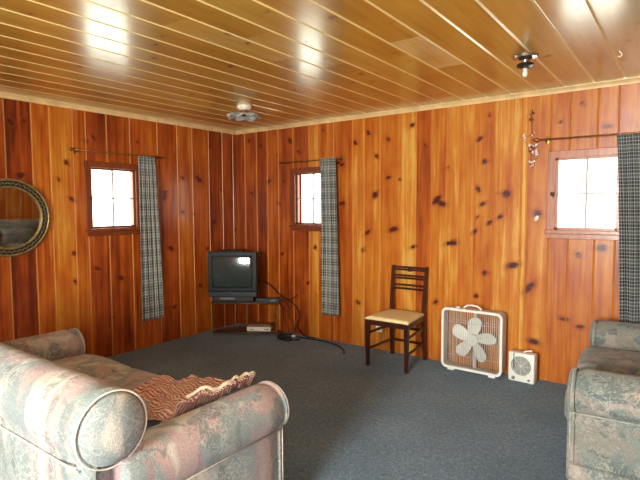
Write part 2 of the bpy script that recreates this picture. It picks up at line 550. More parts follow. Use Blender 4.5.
def panel(name, O, U, V, N, L, H, seams, tones, holes, knots, mat, step=0.02, gd=0.011, gw=0.008, vstep=0.022, patches=(), dbl=()):
    """board wall: O origin, U along, V up the boards, N into the room. seams: board edges along U."""
    O, U, V, N = Vector(O), Vector(U), Vector(V), Vector(N)
    seams = sorted(seams)
    us = {}
    def add(u, d):
        u = round(u, 4)
        if 0 - 1e-6 <= u <= L + 1e-6:
            us[u] = d if u not in us else min(us[u], d)
    for s in seams:
        if 0.001 < s < L - 0.001:
            add(s, -gd); add(s - gw, 0); add(s + gw, 0)
    for i in range(len(seams) - 1):
        a, b = seams[i] + gw, seams[i + 1] - gw
        n = max(1, int((b - a) / step))
        for k in range(n + 1):
            add(a + (b - a) * k / n, 0)
    add(0, 0); add(L, 0)
    for (a, b, c, d) in holes:
        add(a, 0); add(b, 0)
    ul = sorted(us)
    clean = [ul[0]]
    keep = set(round(x, 4) for h in holes for x in h[:2]) | {0.0, round(L, 4)} | set(round(s, 4) for s in seams)
    for u in ul[1:]:
        if u - clean[-1] < 0.0015:
            if u in keep and clean[-1] not in keep:
                clean[-1] = u
            elif u in keep:
                clean.append(u)
            continue
        clean.append(u)
    ul = clean
    nv = max(2, int(H / vstep))
    vs = set(round(H * k / nv, 4) for k in range(nv + 1))
    for (a, b, c, d) in holes:
        vs.add(round(c, 4)); vs.add(round(d, 4))
    vl = sorted(vs)
    # knot field
    def kf(u, v):
        val, wp = 0.0, 0.0
        for (ku, kv, r, el) in knots:
            du, dv = (u - ku), (v - kv)
            if abs(du) > 4 * r + 0.06 or abs(dv) > 9 * r:
                continue
            an = math.sin(ku * 37.1 + kv * 91.7) * 0.9
            d1, d2 = du * math.cos(an) + dv * math.sin(an), -du * math.sin(an) + dv * math.cos(an)
            e2 = el * (1.0 if r < 0.02 else 1.25)
            a = (d1 / (r * e2)) ** 2 + (d2 / (r * (1.0 if e2 < 1.2 else 0.8))) ** 2
            val = max(val, math.exp(-a) * 0.95)
            # a feathered spike running off one side of the knot
            if r > 0.02:
                sd = d1 if math.sin(ku * 11) > 0 else -d1
                if 0 < sd < 3.6 * r:
                    val = max(val, 0.62 * (1 - sd / (3.6 * r)) * math.exp(-(d2 / (0.42 * r)) ** 2))
            s = du / r
            wp += 0.55 * r * s * math.exp(-abs(s) * 0.9 - (dv / (3.2 * r)) ** 2) * -1.0
        return val, wp
    verts, idx = [], {}
    across, along, knot, warp = [], [], [], []
    for i, u in enumerate(ul):
        for j, v in enumerate(vl):
            p = O + U * u + V * v + N * us.get(u, 0)
            idx[i, j] = len(verts)
            verts.append(p[:])
            k, w = kf(u, v)
            across.append(u); along.append(v); knot.append(k); warp.append(w)
    faces, tone, bid, bev = [], [], [], []
    rr = random.Random(sum(ord(c) for c in name))
    bt = [(tones[i] if i < len(tones) and tones[i] is not None else rr.uniform(0.25, 0.8)) for i in range(len(seams))]
    bi = 0
    for i in range(len(ul) - 1):
        um = (ul[i] + ul[i + 1]) / 2
        while bi < len(seams) - 2 and um > seams[bi + 1]:
            bi += 1
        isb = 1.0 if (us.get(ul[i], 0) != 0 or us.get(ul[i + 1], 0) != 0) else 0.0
        for j in range(len(vl) - 1):
            vm = (vl[j] + vl[j + 1]) / 2
            if any(a < um < b and c < vm < d for (a, b, c, d) in holes):
                continue
            faces.append((idx[i, j], idx[i + 1, j], idx[i + 1, j + 1], idx[i, j + 1]))
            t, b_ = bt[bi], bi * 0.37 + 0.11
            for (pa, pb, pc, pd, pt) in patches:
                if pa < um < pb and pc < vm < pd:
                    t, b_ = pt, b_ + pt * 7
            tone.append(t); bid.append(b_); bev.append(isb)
    me = bpy.data.meshes.new(name)
    me.from_pydata(verts, [], faces)
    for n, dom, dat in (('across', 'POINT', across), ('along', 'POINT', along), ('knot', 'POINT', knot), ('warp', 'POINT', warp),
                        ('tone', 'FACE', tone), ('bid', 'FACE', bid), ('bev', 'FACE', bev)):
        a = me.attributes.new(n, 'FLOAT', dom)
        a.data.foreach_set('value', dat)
    me.materials.append(mat)
    bm = bmesh.new(); bm.from_mesh(me)
    f0 = bm.faces[:]
    bm.normal_update()
    if f0[0].normal.dot(N) < 0:
        bmesh.ops.reverse_faces(bm, faces=f0)
    # thickness behind the boards (outside of the room)
    bm.to_mesh(me); bm.free()
    o = bpy.data.objects.new(name, me)
    COL.objects.link(o)
    md = o.modifiers.new('thickness', 'SOLIDIFY')
    md.thickness = 0.10; md.offset = -1.0
    o['kind'] = 'structure'
    return o

H = 2.36
XE, YS = 5.02, -6.6       # right wall and the wall behind the camera
HZ = (1.235, 1.825)       # window opening heights
W1 = (-1.87, -1.385); W2 = (0.918, 1.40); W3 = (3.59, 4.05)

rk = lambda lst, seed: [(u, v, {1: 0.014, 2: 0.021, 3: 0.031}[s], random.Random(seed + i).uniform(0.8, 1.6)) for i, (u, v, s) in enumerate(lst)]
KB = [(1.712, 2.088, 2), (1.869, 2.174, 2), (1.965, 1.937, 2), (2.094, 2.089, 2), (2.348, 2.201, 2), (2.485, 1.995, 1), (2.096, 1.719, 2), (2.223, 1.698, 1), (1.947, 1.553, 3), (2.154, 1.216, 3), (1.859, 1.176, 2), (1.812, 0.997, 2), (2.375, 1.056, 2), (2.598, 1.495, 3), (2.65, 1.46, 3), (2.762, 1.108, 3), (2.71, 1.10, 2), (1.548, 1.871, 2), (1.568, 1.474, 2), (2.697, 1.779, 1), (2.987, 2.018, 2), (3.033, 1.821, 2), (3.223, 1.54, 3), (2.982, 1.585, 2), (3.021, 1.455, 2), (3.085, 1.293, 2), (3.174, 1.346, 2), (2.976, 1.338, 1), (2.953, 1.213, 2), (3.471, 1.377, 3), (3.069, 2.215, 1), (0.852, 2.177, 3), (0.976, 2.045, 2), (0.664, 2.027, 1), (0.525, 1.734, 3), (0.761, 1.732, 2), (0.683, 1.478, 2), (0.407, 2.153, 2), (0.43, 1.291, 1), (1.538, 1.471, 2), (1.503, 1.897, 2), (1.316, 2.246, 1), (0.255, 1.604, 2), (0.219, 2.229, 2), (3.284, 0.936, 3), (3.049, 0.854, 2), (3.421, 0.76, 3), (2.979, 0.645, 2), (3.463, 0.31, 3), (3.781, 1.05, 2), (3.937, 1.113, 3), (3.81, 0.481, 2), (3.689, 0.532, 2),
      (1.1, 0.6, 2), (0.72, 0.9, 2), (1.75, 0.45, 2), (2.6, 0.55, 2), (1.2, 1.0, 2), (3.63, 2.1, 1), (3.95, 2.03, 2), (3.78, 2.22, 1)]
KL = [(-0.415, 2.142, 2), (-0.81, 1.757, 2), (-0.587, 1.757, 3), (-1.055, 1.546, 3), (-1.045, 1.60, 2), (-0.82, 1.39, 2), (-0.672, 1.366, 1), (-0.375, 1.273, 3), (-0.239, 1.644, 2), (-0.035, 1.168, 2), (-0.985, 1.0, 3), (-0.479, 0.965, 2), (-1.364, 2.095, 1), (-2.52, 2.139, 3), (-2.418, 2.157, 2), (-1.815, 2.089, 2), (-1.888, 2.047, 2), (-2.079, 1.841, 2), (-2.15, 1.688, 1), (-2.035, 1.514, 2), (-1.891, 1.499, 1), (-2.465, 1.711, 3), (-2.034, 1.027, 2), (-2.032, 0.769, 2), (-1.821, 0.869, 2), (-1.589, 0.755, 3), (-1.69, 0.38, 2), (-0.958, 0.362, 2), (-0.3, 0.6, 2), (-0.6, 0.55, 2)]

# back wall: along +x from the corner
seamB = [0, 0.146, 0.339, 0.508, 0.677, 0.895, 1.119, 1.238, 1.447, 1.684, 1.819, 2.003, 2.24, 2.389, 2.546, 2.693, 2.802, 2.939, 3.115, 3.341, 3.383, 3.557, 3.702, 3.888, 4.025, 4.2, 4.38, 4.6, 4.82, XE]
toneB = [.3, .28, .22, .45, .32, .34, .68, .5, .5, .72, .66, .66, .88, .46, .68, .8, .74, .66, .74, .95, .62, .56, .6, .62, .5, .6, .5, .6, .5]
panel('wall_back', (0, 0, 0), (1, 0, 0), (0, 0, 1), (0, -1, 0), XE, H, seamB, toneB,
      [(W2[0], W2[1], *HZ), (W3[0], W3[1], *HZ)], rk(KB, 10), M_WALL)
# left wall: along -y from the corner
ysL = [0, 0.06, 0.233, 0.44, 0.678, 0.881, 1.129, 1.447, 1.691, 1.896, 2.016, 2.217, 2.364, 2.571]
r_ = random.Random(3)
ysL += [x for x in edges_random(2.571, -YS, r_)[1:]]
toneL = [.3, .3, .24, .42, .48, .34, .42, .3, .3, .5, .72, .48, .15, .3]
KLu = [(-y, z, s) for (y, z, s) in KL]
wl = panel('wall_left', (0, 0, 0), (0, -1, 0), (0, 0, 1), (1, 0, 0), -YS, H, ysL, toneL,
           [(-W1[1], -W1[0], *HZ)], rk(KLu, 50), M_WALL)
# right wall and front wall (behind the camera), each with an unseen window added to light the room
def rkn(seed, L, n):
    q = random.Random(seed)
    return [(q.uniform(0, L), q.uniform(0, H), q.choice((0.012, 0.018, 0.026)), q.uniform(0.9, 1.6)) for _ in range(n)]
WR = (4.9, 5.8, 1.0, 1.9)      # along -y on the right wall
WF = (3.3, 4.45, 0.9, 2.0)      # along +x on the front wall
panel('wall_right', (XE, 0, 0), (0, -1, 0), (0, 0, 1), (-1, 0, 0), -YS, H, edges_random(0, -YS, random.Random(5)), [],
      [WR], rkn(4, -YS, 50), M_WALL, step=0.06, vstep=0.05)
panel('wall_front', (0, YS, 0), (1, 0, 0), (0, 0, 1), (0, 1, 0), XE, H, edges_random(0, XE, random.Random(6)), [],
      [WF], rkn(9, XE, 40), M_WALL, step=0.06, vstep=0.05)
# ceiling: boards run along y
sc_ = [0.0] + [0.06 + 0.2 * k for k in range(25) if 0.06 + 0.2 * k < XE - 0.05] + [XE]
kc = random.Random(21)
KC = [(kc.uniform(0, XE), kc.uniform(0, 4.5), kc.choice((0.012, 0.016, 0.020)), kc.uniform(0.7, 1.1)) for _ in range(150)]
tc_ = [kc.uniform(0.32, 0.62) for _ in sc_]
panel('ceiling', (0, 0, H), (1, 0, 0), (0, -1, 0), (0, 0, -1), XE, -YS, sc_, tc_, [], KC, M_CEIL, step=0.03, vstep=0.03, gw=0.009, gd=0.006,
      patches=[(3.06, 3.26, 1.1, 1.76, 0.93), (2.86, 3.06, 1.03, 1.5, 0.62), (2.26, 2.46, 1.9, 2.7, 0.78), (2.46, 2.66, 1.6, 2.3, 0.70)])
bm = NB(); box(bm, -0.1, XE + 0.1, YS - 0.1, 0.1, -0.08, 0.0)
struct(obj('floor', bm, M_CARPET), 'slate blue wall-to-wall carpet')

# crown trim: a cove moulding along each wall
def cove(name, a, b, nin):
    a, b, nin = Vector(a), Vector(b), Vector(nin)
    prof = [(0.0, 0.0), (0.032, 0.0), (0.032, -0.008), (0.024, -0.012), (0.016, -0.022), (0.012, -0.032), (0.010, -0.040), (0.0, -0.040)]
    bm = NB()
    A = [bm.verts.new(a + nin * u + Vector((0, 0, w))) for u, w in prof]
    B = [bm.verts.new(b + nin * u + Vector((0, 0, w))) for u, w in prof]
    n = len(prof)
    for i in range(n):
        bm.faces.new((A[i], A[(i + 1) % n], B[(i + 1) % n], B[i]))
    bm.faces.new(A); bm.faces.new(B[::-1])
    return struct(obj(name, bm, M_TRIM), 'pale pine cove moulding')
cove('trim_1', (0, 0, H), (XE, 0, H), (0, -1, 0))
cove('trim_2', (0, 0, H), (0, YS, H), (1, 0, 0))
cove('trim_3', (XE, 0, H), (XE, YS, H), (-1, 0, 0))
cove('trim_4', (0, YS, H), (XE, YS, H), (0, 1, 0))
# ------------------------------------------------------------------ windows
def window(n, M, w, z0, z1, mat, frame_w=0.055, cols=2, rows=2, sill=True, small=True):
    """local frame: x along the wall, y = into the room (negative is outside), z up; M maps to world"""
    c = NB()
    f = frame_w
    x0, x1 = 0, w
    # flat casing round the opening
    box(c, x0 - f + 0.01, x0 + 0.012, -0.01, 0.018, z0 - 0.0, z1 + f - 0.01, 0.004)
    box(c, x1 - 0.012, x1 + f - 0.01, -0.01, 0.018, z0 - 0.0, z1 + f - 0.01, 0.004)
    box(c, x0 - f + 0.01, x1 + f - 0.01, -0.01, 0.020, z1 - 0.012, z1 + f - 0.01, 0.004)
    # reveal lining
    box(c, x0, x0 + 0.008, -0.10, 0.0, z0, z1)
    box(c, x1 - 0.008, x1, -0.10, 0.0, z0, z1)
    box(c, x0, x1, -0.10, 0.0, z1 - 0.008, z1)
    box(c, x0, x1, -0.10, 0.0, z0, z0 + 0.008)
    o = obj('window_%d' % n, c, mat)
    struct(o)
    o.matrix_world = M
    s = NB()
    box(s, x0 - f, x1 + f, -0.01, 0.040, z0 - 0.022, z0 + 0.010, 0.005)
    box(s, x0 - f + 0.01, x1 + f - 0.01, -0.01, 0.016, z0 - 0.062, z0 - 0.020, 0.004)
    obj('window_sill', s, mat, o)
    # sash
    b_ = NB()
    t = 0.022
    box(b_, x0 + 0.008, x0 + 0.008 + t, -0.045, -0.012, z0 + 0.008, z1 - 0.008, 0.003)
    box(b_, x1 - 0.008 - t, x1 - 0.008, -0.045, -0.012, z0 + 0.008, z1 - 0.008, 0.003)
    box(b_, x0 + 0.008, x1 - 0.008, -0.045, -0.012, z0 + 0.008, z0 + 0.008 + t * 1.0, 0.003)
    box(b_, x0 + 0.008, x1 - 0.008, -0.045, -0.012, z1 - 0.008 - t, z1 - 0.008, 0.003)
    sash = obj('sash', b_, mat, o)
    mb = NB()
    for k in range(1, cols):
        xx = x0 + (x1 - x0) * k / cols
        box(mb, xx - 0.008, xx + 0.008, -0.040, -0.016, z0 + 0.02, z1 - 0.02, 0.002)
    for k in range(1, rows):
        zz = z0 + (z1 - z0) * k / rows
        box(mb, x0 + 0.02, x1 - 0.02, -0.038, -0.018, zz - 0.007, zz + 0.007, 0.002)
    obj('muntin', mb, M_MUNT, sash)
    g = NB(); box(g, x0 + 0.02, x1 - 0.02, -0.030, -0.027, z0 + 0.02, z1 - 0.02)
    obj('pane', g, M_GLASS, sash)
    if small:
        l = NB()
        box(l, x0 - 0.020, x0 + 0.012, 0.012, 0.026, (z0 + z1) / 2 - 0.016, (z0 + z1) / 2 + 0.016, 0.004)
        tube(l, [(x0 - 0.002, 0.03, (z0 + z1) / 2 + 0.016), (x0 - 0.002, 0.034, (z0 + z1) / 2), (x0 + 0.005, 0.03, (z0 + z1) / 2 - 0.03)], 0.005)
        obj('latch', l, M_TWINE, o)
    return o
ML = Matrix(((0, 1, 0, 0), (1, 0, 0, 0), (0, 0, 1, 0), (0, 0, 0, 1)))           # x->y, y->+x
def M_left(y): return Matrix(((0, 1, 0, 0), (1, 0, 0, y), (0, 0, 1, 0), (0, 0, 0, 1)))
def M_back(x): return Matrix(((1, 0, 0, x), (0, -1, 0, 0), (0, 0, 1, 0), (0, 0, 0, 1)))
def M_right(y): return Matrix(((0, -1, 0, XE), (-1, 0, 0, y), (0, 0, 1, 0), (0, 0, 0, 1)))
def M_front(x): return Matrix(((1, 0, 0, x), (0, 1, 0, YS), (0, 0, 1, 0), (0, 0, 0, 1)))
window(1, M_left(W1[0]), W1[1] - W1[0], HZ[0], HZ[1], M_CASE_RED)
window(2, M_back(W2[0]), W2[1] - W2[0], HZ[0], HZ[1], M_CASE_RED)
window(3, M_back(W3[0]), W3[1] - W3[0], HZ[0], HZ[1], M_CASE_PALE)
window(4, M_right(-WR[0]), WR[1] - WR[0], WR[2], WR[3], M_CASE_RED, 0.07, 3, 2, small=False)  # unseen window, added to let fill light in from the right
window(5, M_front(WF[0]), WF[1] - WF[0], WF[2], WF[3], M_CASE_RED, 0.07, 2, 2, small=False)  # unseen window behind the camera, added for its light

# ------------------------------------------------------------------ curtains and rods
def rod(name, label, M, L, z, grp):
    t = NB()
    tube(t, [(0, 0.075, z), (L * 0.5, 0.075, z - 0.004), (L, 0.075, z)], 0.0065, 10)
    o = obj(name, t, M_DBRASS, smooth=True)
    o.matrix_world = M
    tag(o, label, 'curtain rod', grp)
    f = NB()
    lathe(f, [(0, -0.045), (0.007, -0.042), (0.013, -0.034), (0.017, -0.022), (0.014, -0.010), (0.008, -0.004), (0.012, 0.0), (0.006, 0.006), (0.0, 0.006)], 14,
          Matrix.Translation((0, 0.075, z)) @ Matrix.Rotation(PI / 2, 4, 'Y'))
    obj('finial', f, M_BRASS, o, True)
    for xx in (0.05, L - 0.04):
        b_ = NB()
        box(b_, xx - 0.012, xx + 0.012, 0.0, 0.005, z - 0.03, z + 0.03, 0.002)
        tube(b_, [(xx, 0.004, z - 0.012), (xx, 0.05, z - 0.014), (xx, 0.075, z - 0.010), (xx, 0.085, z)], 0.004, 8)
        obj('bracket', b_, M_BRASS, o, True, autosmooth=40)
    return o

def curtain(name, label, M, xt0, xt1, xb0, xb1, z0, z1, folds, cloth_w, mat, seed, grp, amp=0.022, skew=0.0):
    bm = NB()
    q = random.Random(seed)
    nx, nz = folds * 12, 60
    ph = [q.uniform(-0.5, 0.5) for _ in range(folds + 2)]
    am = [q.uniform(0.65, 1.25) for _ in range(folds + 2)]
    uvl = bm.loops.layers.uv.new('UVMap')
    g = {}
    for j in range(nz + 1):
        t = j / nz
        z = z1 + (z0 - z1) * t
        xa = xt0 + (xb0 - xt0) * t ** 0.8
        xb = xt1 + (xb1 - xt1) * t ** 0.8
        if t < 0.03:
            pass
        for i in range(nx + 1):
            s = i / nx
            fi = s * folds
            k = int(min(fi, folds - 1e-6))
            a = am[k] + (am[k + 1] - am[k]) * (fi - k)
            phase = 2 * PI * fi + 0.7 * math.sin(3 * t + ph[k]) + 0.5 * math.sin(1.7 * PI * s + seed)
            dy = math.sin(phase) * amp * a * (0.55 + 0.45 * t)
            dx = 0.35 * amp * math.sin(2 * phase + 0.6) * (0.6 + 0.4 * t)
            zz = z - (0.008 * math.sin(phase * 0.5) if j == nz else 0)
            pinch = 0.35 if 0.015 < t < 0.035 else 1.0
            g[i, j] = bm.verts.new((xa + (xb - xa) * s + dx, 0.075 + dy * pinch, zz))
    for j in range(nz):
        for i in range(nx):
            f = bm.faces.new((g[i, j], g[i + 1, j], g[i + 1, j + 1], g[i, j + 1]))
            for l, (a, b) in zip(f.loops, ((i, j), (i + 1, j), (i + 1, j + 1), (i, j + 1))):
                l[uvl].uv = (a / nx * cloth_w, b / nz * (z1 - z0))
    o = obj(name, bm, mat, smooth=True)
    md = o.modifiers.new('cloth', 'SOLIDIFY'); md.thickness = 0.003; md.offset = 0
    o.matrix_world = M
    return tag(o, label, 'curtain', grp)

RG, CG = 'thin brass rods over the small windows', 'plaid curtains drawn to the right of the windows'
rod('curtain_rod', 'thin brass curtain rod over the window on the left wall', M_left(-2.05), 0.95, 1.955, RG)
rod('curtain_rod', 'thin brass curtain rod over the middle window, right of the corner', M_back(0.79), 0.80, 1.935, RG)
rod('curtain_rod', 'thin dark curtain rod over the right-hand window beside the dried flowers', M_back(3.486), 1.22, 1.96, RG)
curtain('curtain', 'blue-grey plaid curtain bunched beside the left wall window', M_left(0), -1.405, -1.225, -1.42, -1.165, 0.295, 1.955, 4, 0.62, M_PLAID, 3, CG, 0.020)
curtain('curtain', 'blue-grey plaid curtain covering the right edge of the middle window', M_back(0), 1.325, 1.52, 1.34, 1.56, 0.295, 1.95, 4, 0.62, M_PLAID, 5, CG, 0.020)
curtain('curtain', 'dark plaid curtain at the right edge hanging behind the sage sofa', M_back(0), 4.02, 4.54, 4.09, 4.58, 0.28, 1.955, 7, 1.5, M_PLAID3, 8, CG, 0.024)

# ------------------------------------------------------------------ round mirror
mt = thing('wall_mirror', 'round mirror in a black and gilt ornamental frame on the left wall', 'mirror', (0.0, -2.575, 1.36))
MTILT = 2.5
MR = Matrix.Rotation(PI / 2 + R(MTILT), 4, 'Y')
MT = Matrix.Translation((0.030, 0, 0)) @ MR
def ring(prof, seg=72, mi=0):
    bm = NB()
    n = len(prof)
    rings = []
    for k in range(seg):
        a = 2 * PI * k / seg
        rings.append([bm.verts.new((r * math.cos(a), r * math.sin(a), z)) for r, z in prof])
    for k in range(seg):
        A, B = rings[k], rings[(k + 1) % seg]
        for i in range(n):
            bm.faces.new((A[i], A[(i + 1) % n], B[(i + 1) % n], B[i]))
    return bm
def xf(bm, M):
    bmesh.ops.transform(bm, matrix=M, verts=bm.verts[:]); return bm
fr = obj('frame', xf(ring([(0.252, -0.012), (0.252, 0.012), (0.262, 0.016), (0.285, 0.018), (0.30, 0.014), (0.302, -0.012)]), MT), M_DARKBAND, mt, True, autosmooth=50)
gl = NB(); lathe(gl, [(0, -0.004), (0.256, -0.004), (0.256, 0.002), (0, 0.002)], 72, MT)
obj('mirror_glass', gl, M_MIRROR, mt)
obj('inner_rim', xf(ring([(0.245, 0.0), (0.243, 0.012), (0.249, 0.020), (0.258, 0.018), (0.260, 0.010), (0.258, 0.0)]), MT), M_GOLD, fr, True)
obj('outer_rim', xf(ring([(0.298, -0.012), (0.297, 0.012), (0.303, 0.022), (0.313, 0.020), (0.318, 0.008), (0.316, -0.012)]), MT), M_GOLD, fr, True)
lf = NB()
for k in range(44):
    a = 2 * PI * k / 44
    for s, da in ((1, 0), (-1, 0.07)):
        c = Vector((0.279 * math.cos(a + da), 0.279 * math.sin(a + da), 0.018))
        Mx = Matrix.Translation(c) @ Matrix.Rotation(a + da + s * 0.7, 4, 'Z') @ Matrix.Diagonal((0.014, 0.0045, 0.005, 1))
        n0 = len(lf.verts)
        r = bmesh.ops.create_uvsphere(lf, u_segments=8, v_segments=5, radius=1.0, matrix=Mx)
xf(lf, MT)
obj('leaf_ornament', lf, M_GOLD, fr, True)

# ------------------------------------------------------------------ television corner
stA = math.atan2(0.545, 0.838)
st = thing('tv_stand', 'low two-tier corner stand with twisted brass legs under the television', 'stand', (0.535, -0.40, 0), stA)
def shelf_bm(z0, z1, w=0.37, d=0.27):
    bm = NB()
    P = [(-w - 0.03, -0.0), (w, -0.0), (w, 0.045), (0.12, d), (-0.16, d), (-w - 0.03, 0.045)]
    A = [bm.verts.new((x, y, z0)) for x, y in P]; B = [bm.verts.new((x, y, z1)) for x, y in P]
    for i in range(6):
        bm.faces.new((A[i], A[(i + 1) % 6], B[(i + 1) % 6], B[i]))
    bm.faces.new(A[::-1]); bm.faces.new(B)
    bmesh.ops.bevel(bm, geom=bm.edges[:], offset=0.003, segments=2, affect='EDGES')
    return bm
obj('top_shelf', shelf_bm(0.365, 0.385), M_SHELF, st)
obj('lower_shelf', shelf_bm(0.035, 0.05, 0.36, 0.26), M_SHELF, st)
for z in (0.360, 0.030):
    e = NB(); tube(e, [(-0.40, -0.004, z + 0.006), (0.37, -0.004, z + 0.006)], 0.005, 8)
    obj('edge_strip', e, M_BRASS, st, True)
for (x, y) in ((-0.375, 0.02), (0.33, 0.02), (-0.06, 0.245)):
    l = NB()
    for s in (0, PI):
        pts = [(x + 0.009 * math.cos(s + t * 0.55), y + 0.009 * math.sin(s + t * 0.55), 0.0 + 0.362 * t / 60) for t in range(61)]
        tube(l, pts, 0.0065, 6)
    lathe(l, [(0, 0.0), (0.016, 0.0), (0.018, 0.012), (0.010, 0.024), (0, 0.024)], 12, Matrix.Translation((x, y, 0)))
    obj('leg', l, M_BRASS, st, True)

tvx = -0.150
tv = thing('television', 'boxy dark grey tube television standing on the corner stand', 'television',
           (Vector((0.535, -0.40, 0.445)) + Matrix.Rotation(stA, 3, 'Z') @ Vector((tvx, -0.02, 0)))[:], stA)
def taper_box(bm, w0, h0, zb0, y0, w1, h1, zb1, y1, bev=0.0):
    P = []
    for (w, h, zb, y) in ((w0, h0, zb0, y0), (w1, h1, zb1, y1)):
        P.append([bm.verts.new((-w / 2, y, zb)), bm.verts.new((w / 2, y, zb)), bm.verts.new((w / 2, y, zb + h)), bm.verts.new((-w / 2, y, zb + h))])
    A, B = P
    fs = [bm.faces.new(A[::-1]), bm.faces.new(B)]
    for i in range(4):
        fs.append(bm.faces.new((A[i], A[(i + 1) % 4], B[(i + 1) % 4], B[i])))
    if bev:
        es = set(e for f in fs for e in f.edges)
        bmesh.ops.bevel(bm, geom=list(es), offset=bev, segments=2, affect='EDGES')
c = NB()
# front shell ring with screen hole
TW, TH = 0.545, 0.50
taper_box(c, TW, TH, 0, 0.012, TW, TH, 0, 0.10, 0.008)
taper_box(c, TW - 0.04, TH - 0.05, 0.015, 0.10, 0.24, 0.26, 0.06, 0.335, 0.008)
box(c, -0.19, 0.12, 0.03, 0.20, TH - 0.002, TH + 0.012, 0.004)
casing = obj('casing', c, M_TVBODY, tv)
bz = NB()
sx0, sx1, sz0, sz1 = -0.225, 0.225, 0.105, 0.455
box(bz, -TW / 2, sx0, 0.0, 0.02, 0.06, TH, 0.005)
box(bz, sx1, TW / 2, 0.0, 0.02, 0.06, TH, 0.005)
box(bz, sx0 - 0.004, sx1 + 0.004, 0.0, 0.02, 0.06, sz0, 0.005)
box(bz, sx0 - 0.004, sx1 + 0.004, 0.0, 0.02, sz1, TH, 0.005)
obj('bezel', bz, M_TVBODY, tv)
cp = NB(); box(cp, -TW / 2, TW / 2, -0.004, 0.02, 0.0, 0.058, 0.006)
for k in range(5):
    box(cp, 0.06 + k * 0.028, 0.08 + k * 0.028, -0.007, 0.0, 0.012, 0.020, 0.001)
cpo = obj('control_panel', cp, M_BLACK, tv)
lg = NB(); box(lg, -0.018, 0.018, -0.0055, -0.003, 0.036, 0.043, 0.0005)
obj('badge', lg, M_CHROME, cpo)
sc2 = NB()
n = 16
g = {}
for i in range(n + 1):
    for j in range(n + 1):
        u, v = i / n * 2 - 1, j / n * 2 - 1
        x = (sx0 + sx1) / 2 + u * (sx1 - sx0) / 2 * (1 - 0.02 * v * v)
        z = (sz0 + sz1) / 2 + v * (sz1 - sz0) / 2 * (1 - 0.02 * u * u)
        g[i, j] = sc2.verts.new((x * 1.0, 0.016 - 0.020 * (1 - 0.5 * (u * u + v * v)), z))
for i in range(n):
    for j in range(n):
        sc2.faces.new((g[i, j], g[i + 1, j], g[i + 1, j + 1], g[i, j + 1]))
scr = obj('screen', sc2, M_SCREEN, tv, True)
md = scr.modifiers.new('glass', 'SOLIDIFY'); md.thickness = 0.006; md.offset = 1

def stand_pt(x, y, z=0.0):
    return (Vector((0.535, -0.40, z)) + Matrix.Rotation(stA, 3, 'Z') @ Vector((x, y, 0)))[:]
vc = thing('video_recorder', 'black video recorder directly beneath the television', 'video recorder', stand_pt(-0.150, 0.0, 0.386), stA)
b_ = NB(); box(b_, -0.23, 0.23, 0.0, 0.15, 0.004, 0.058, 0.004)
for xx in (-0.19, 0.19):
    box(b_, xx - 0.015, xx + 0.015, 0.02, 0.05, 0, 0.006)
obj('body', b_, M_BLACK, vc)
b_ = NB(); box(b_, -0.15, 0.02, -0.003, 0.002, 0.028, 0.046, 0.001)
obj('tape_slot', b_, M_GREY, vc)
cbx = thing('cable_box', 'small flat black receiver at the right end of the television stand', 'receiver', stand_pt(0.235, 0.006, 0.386), stA)
b_ = NB(); box(b_, -0.13, 0.13, 0.0, 0.055, 0.0, 0.04, 0.003)
obj('body', b_, M_BLACK, cbx)
b_ = NB(); box(b_, 0.03, 0.09, -0.002, 0.002, 0.010, 0.022, 0.001)
obj('display', b_, M_GREY, cbx)
wb = thing('dvd_player', 'small white player on the lower shelf of the television stand', 'player', stand_pt(0.135, 0.0, 0.051), stA)
b_ = NB(); box(b_, -0.135, 0.135, 0.0, 0.13, 0.003, 0.05, 0.004)
for xx in (-0.1, 0.1):
    box(b_, xx - 0.01, xx + 0.01, 0.02, 0.04, 0, 0.005)
obj('body', b_, M_WHITE, wb)
for a_, c_ in ((-0.10, -0.06), (0.06, 0.11)):
    b_ = NB(); box(b_, a_, c_, -0.002, 0.002, 0.018, 0.030, 0.001); obj('button', b_, M_GREY, wb)
b_ = NB(); box(b_, -0.12, 0.12, 0.0, 0.12, 0.0, 0.028, 0.003)
tag(obj('cardboard_box', b_, M_CARD, loc=stand_pt(0.145, 0.008, 0.102), rot=(0, 0, stA)), 'thin brown box lying on top of the white player', 'box')

# tangled leads right of the stand
def cable(name, label, pts, r=0.004, mat=None, plug=None, cat='cable'):
    P = [Vector(p) for p in pts]
    out = []
    n = len(P)
    for i in range(n - 1):
        p0, p1, p2, p3 = P[max(i - 1, 0)], P[i], P[i + 1], P[min(i + 2, n - 1)]
        for k in range(8):
            t = k / 8
            out.append(0.5 * ((2 * p1) + (p2 - p0) * t + (2 * p0 - 5 * p1 + 4 * p2 - p3) * t * t + (3 * p1 - p0 - 3 * p2 + p3) * t ** 3))
    out.append(P[-1])
    bm = NB(); tube(bm, out, r, 7)
    o = obj(name, bm, mat or M_CABLE, smooth=True)
    tag(o, label, cat, None)
    if plug:
        pb = NB()
        x, y, z = plug[0]
        box(pb, -0.022, 0.022, -0.013, 0.013, 0, 0.024, 0.005, M=Matrix.Translation((x, y, z)) @ Matrix.Rotation(plug[1], 4, 'Z'))
        obj('plug', pb, plug[2], o, True, autosmooth=40)
    return o
def child(o, parent):
    """make a freshly built lead a part of its thing, keeping it where it lies"""
    for k in ('label', 'category'):
        if k in o: del o[k]
    o.parent = parent
    o.matrix_parent_inverse = parent_matrix(parent).inverted()
def parent_matrix(p):
    return Matrix.LocRotScale(p.location, p.rotation_euler, p.scale)
child(cable('power_cord', '', [(0.775, -0.19, 0.405), (0.84, -0.15, 0.41), (0.89, -0.09, 0.33), (0.88, -0.07, 0.22), (0.93, -0.06, 0.12), (0.95, -0.07, 0.03), (0.90, -0.10, 0.008), (0.86, -0.13, 0.008), (0.90, -0.16, 0.008)], 0.006), cbx)
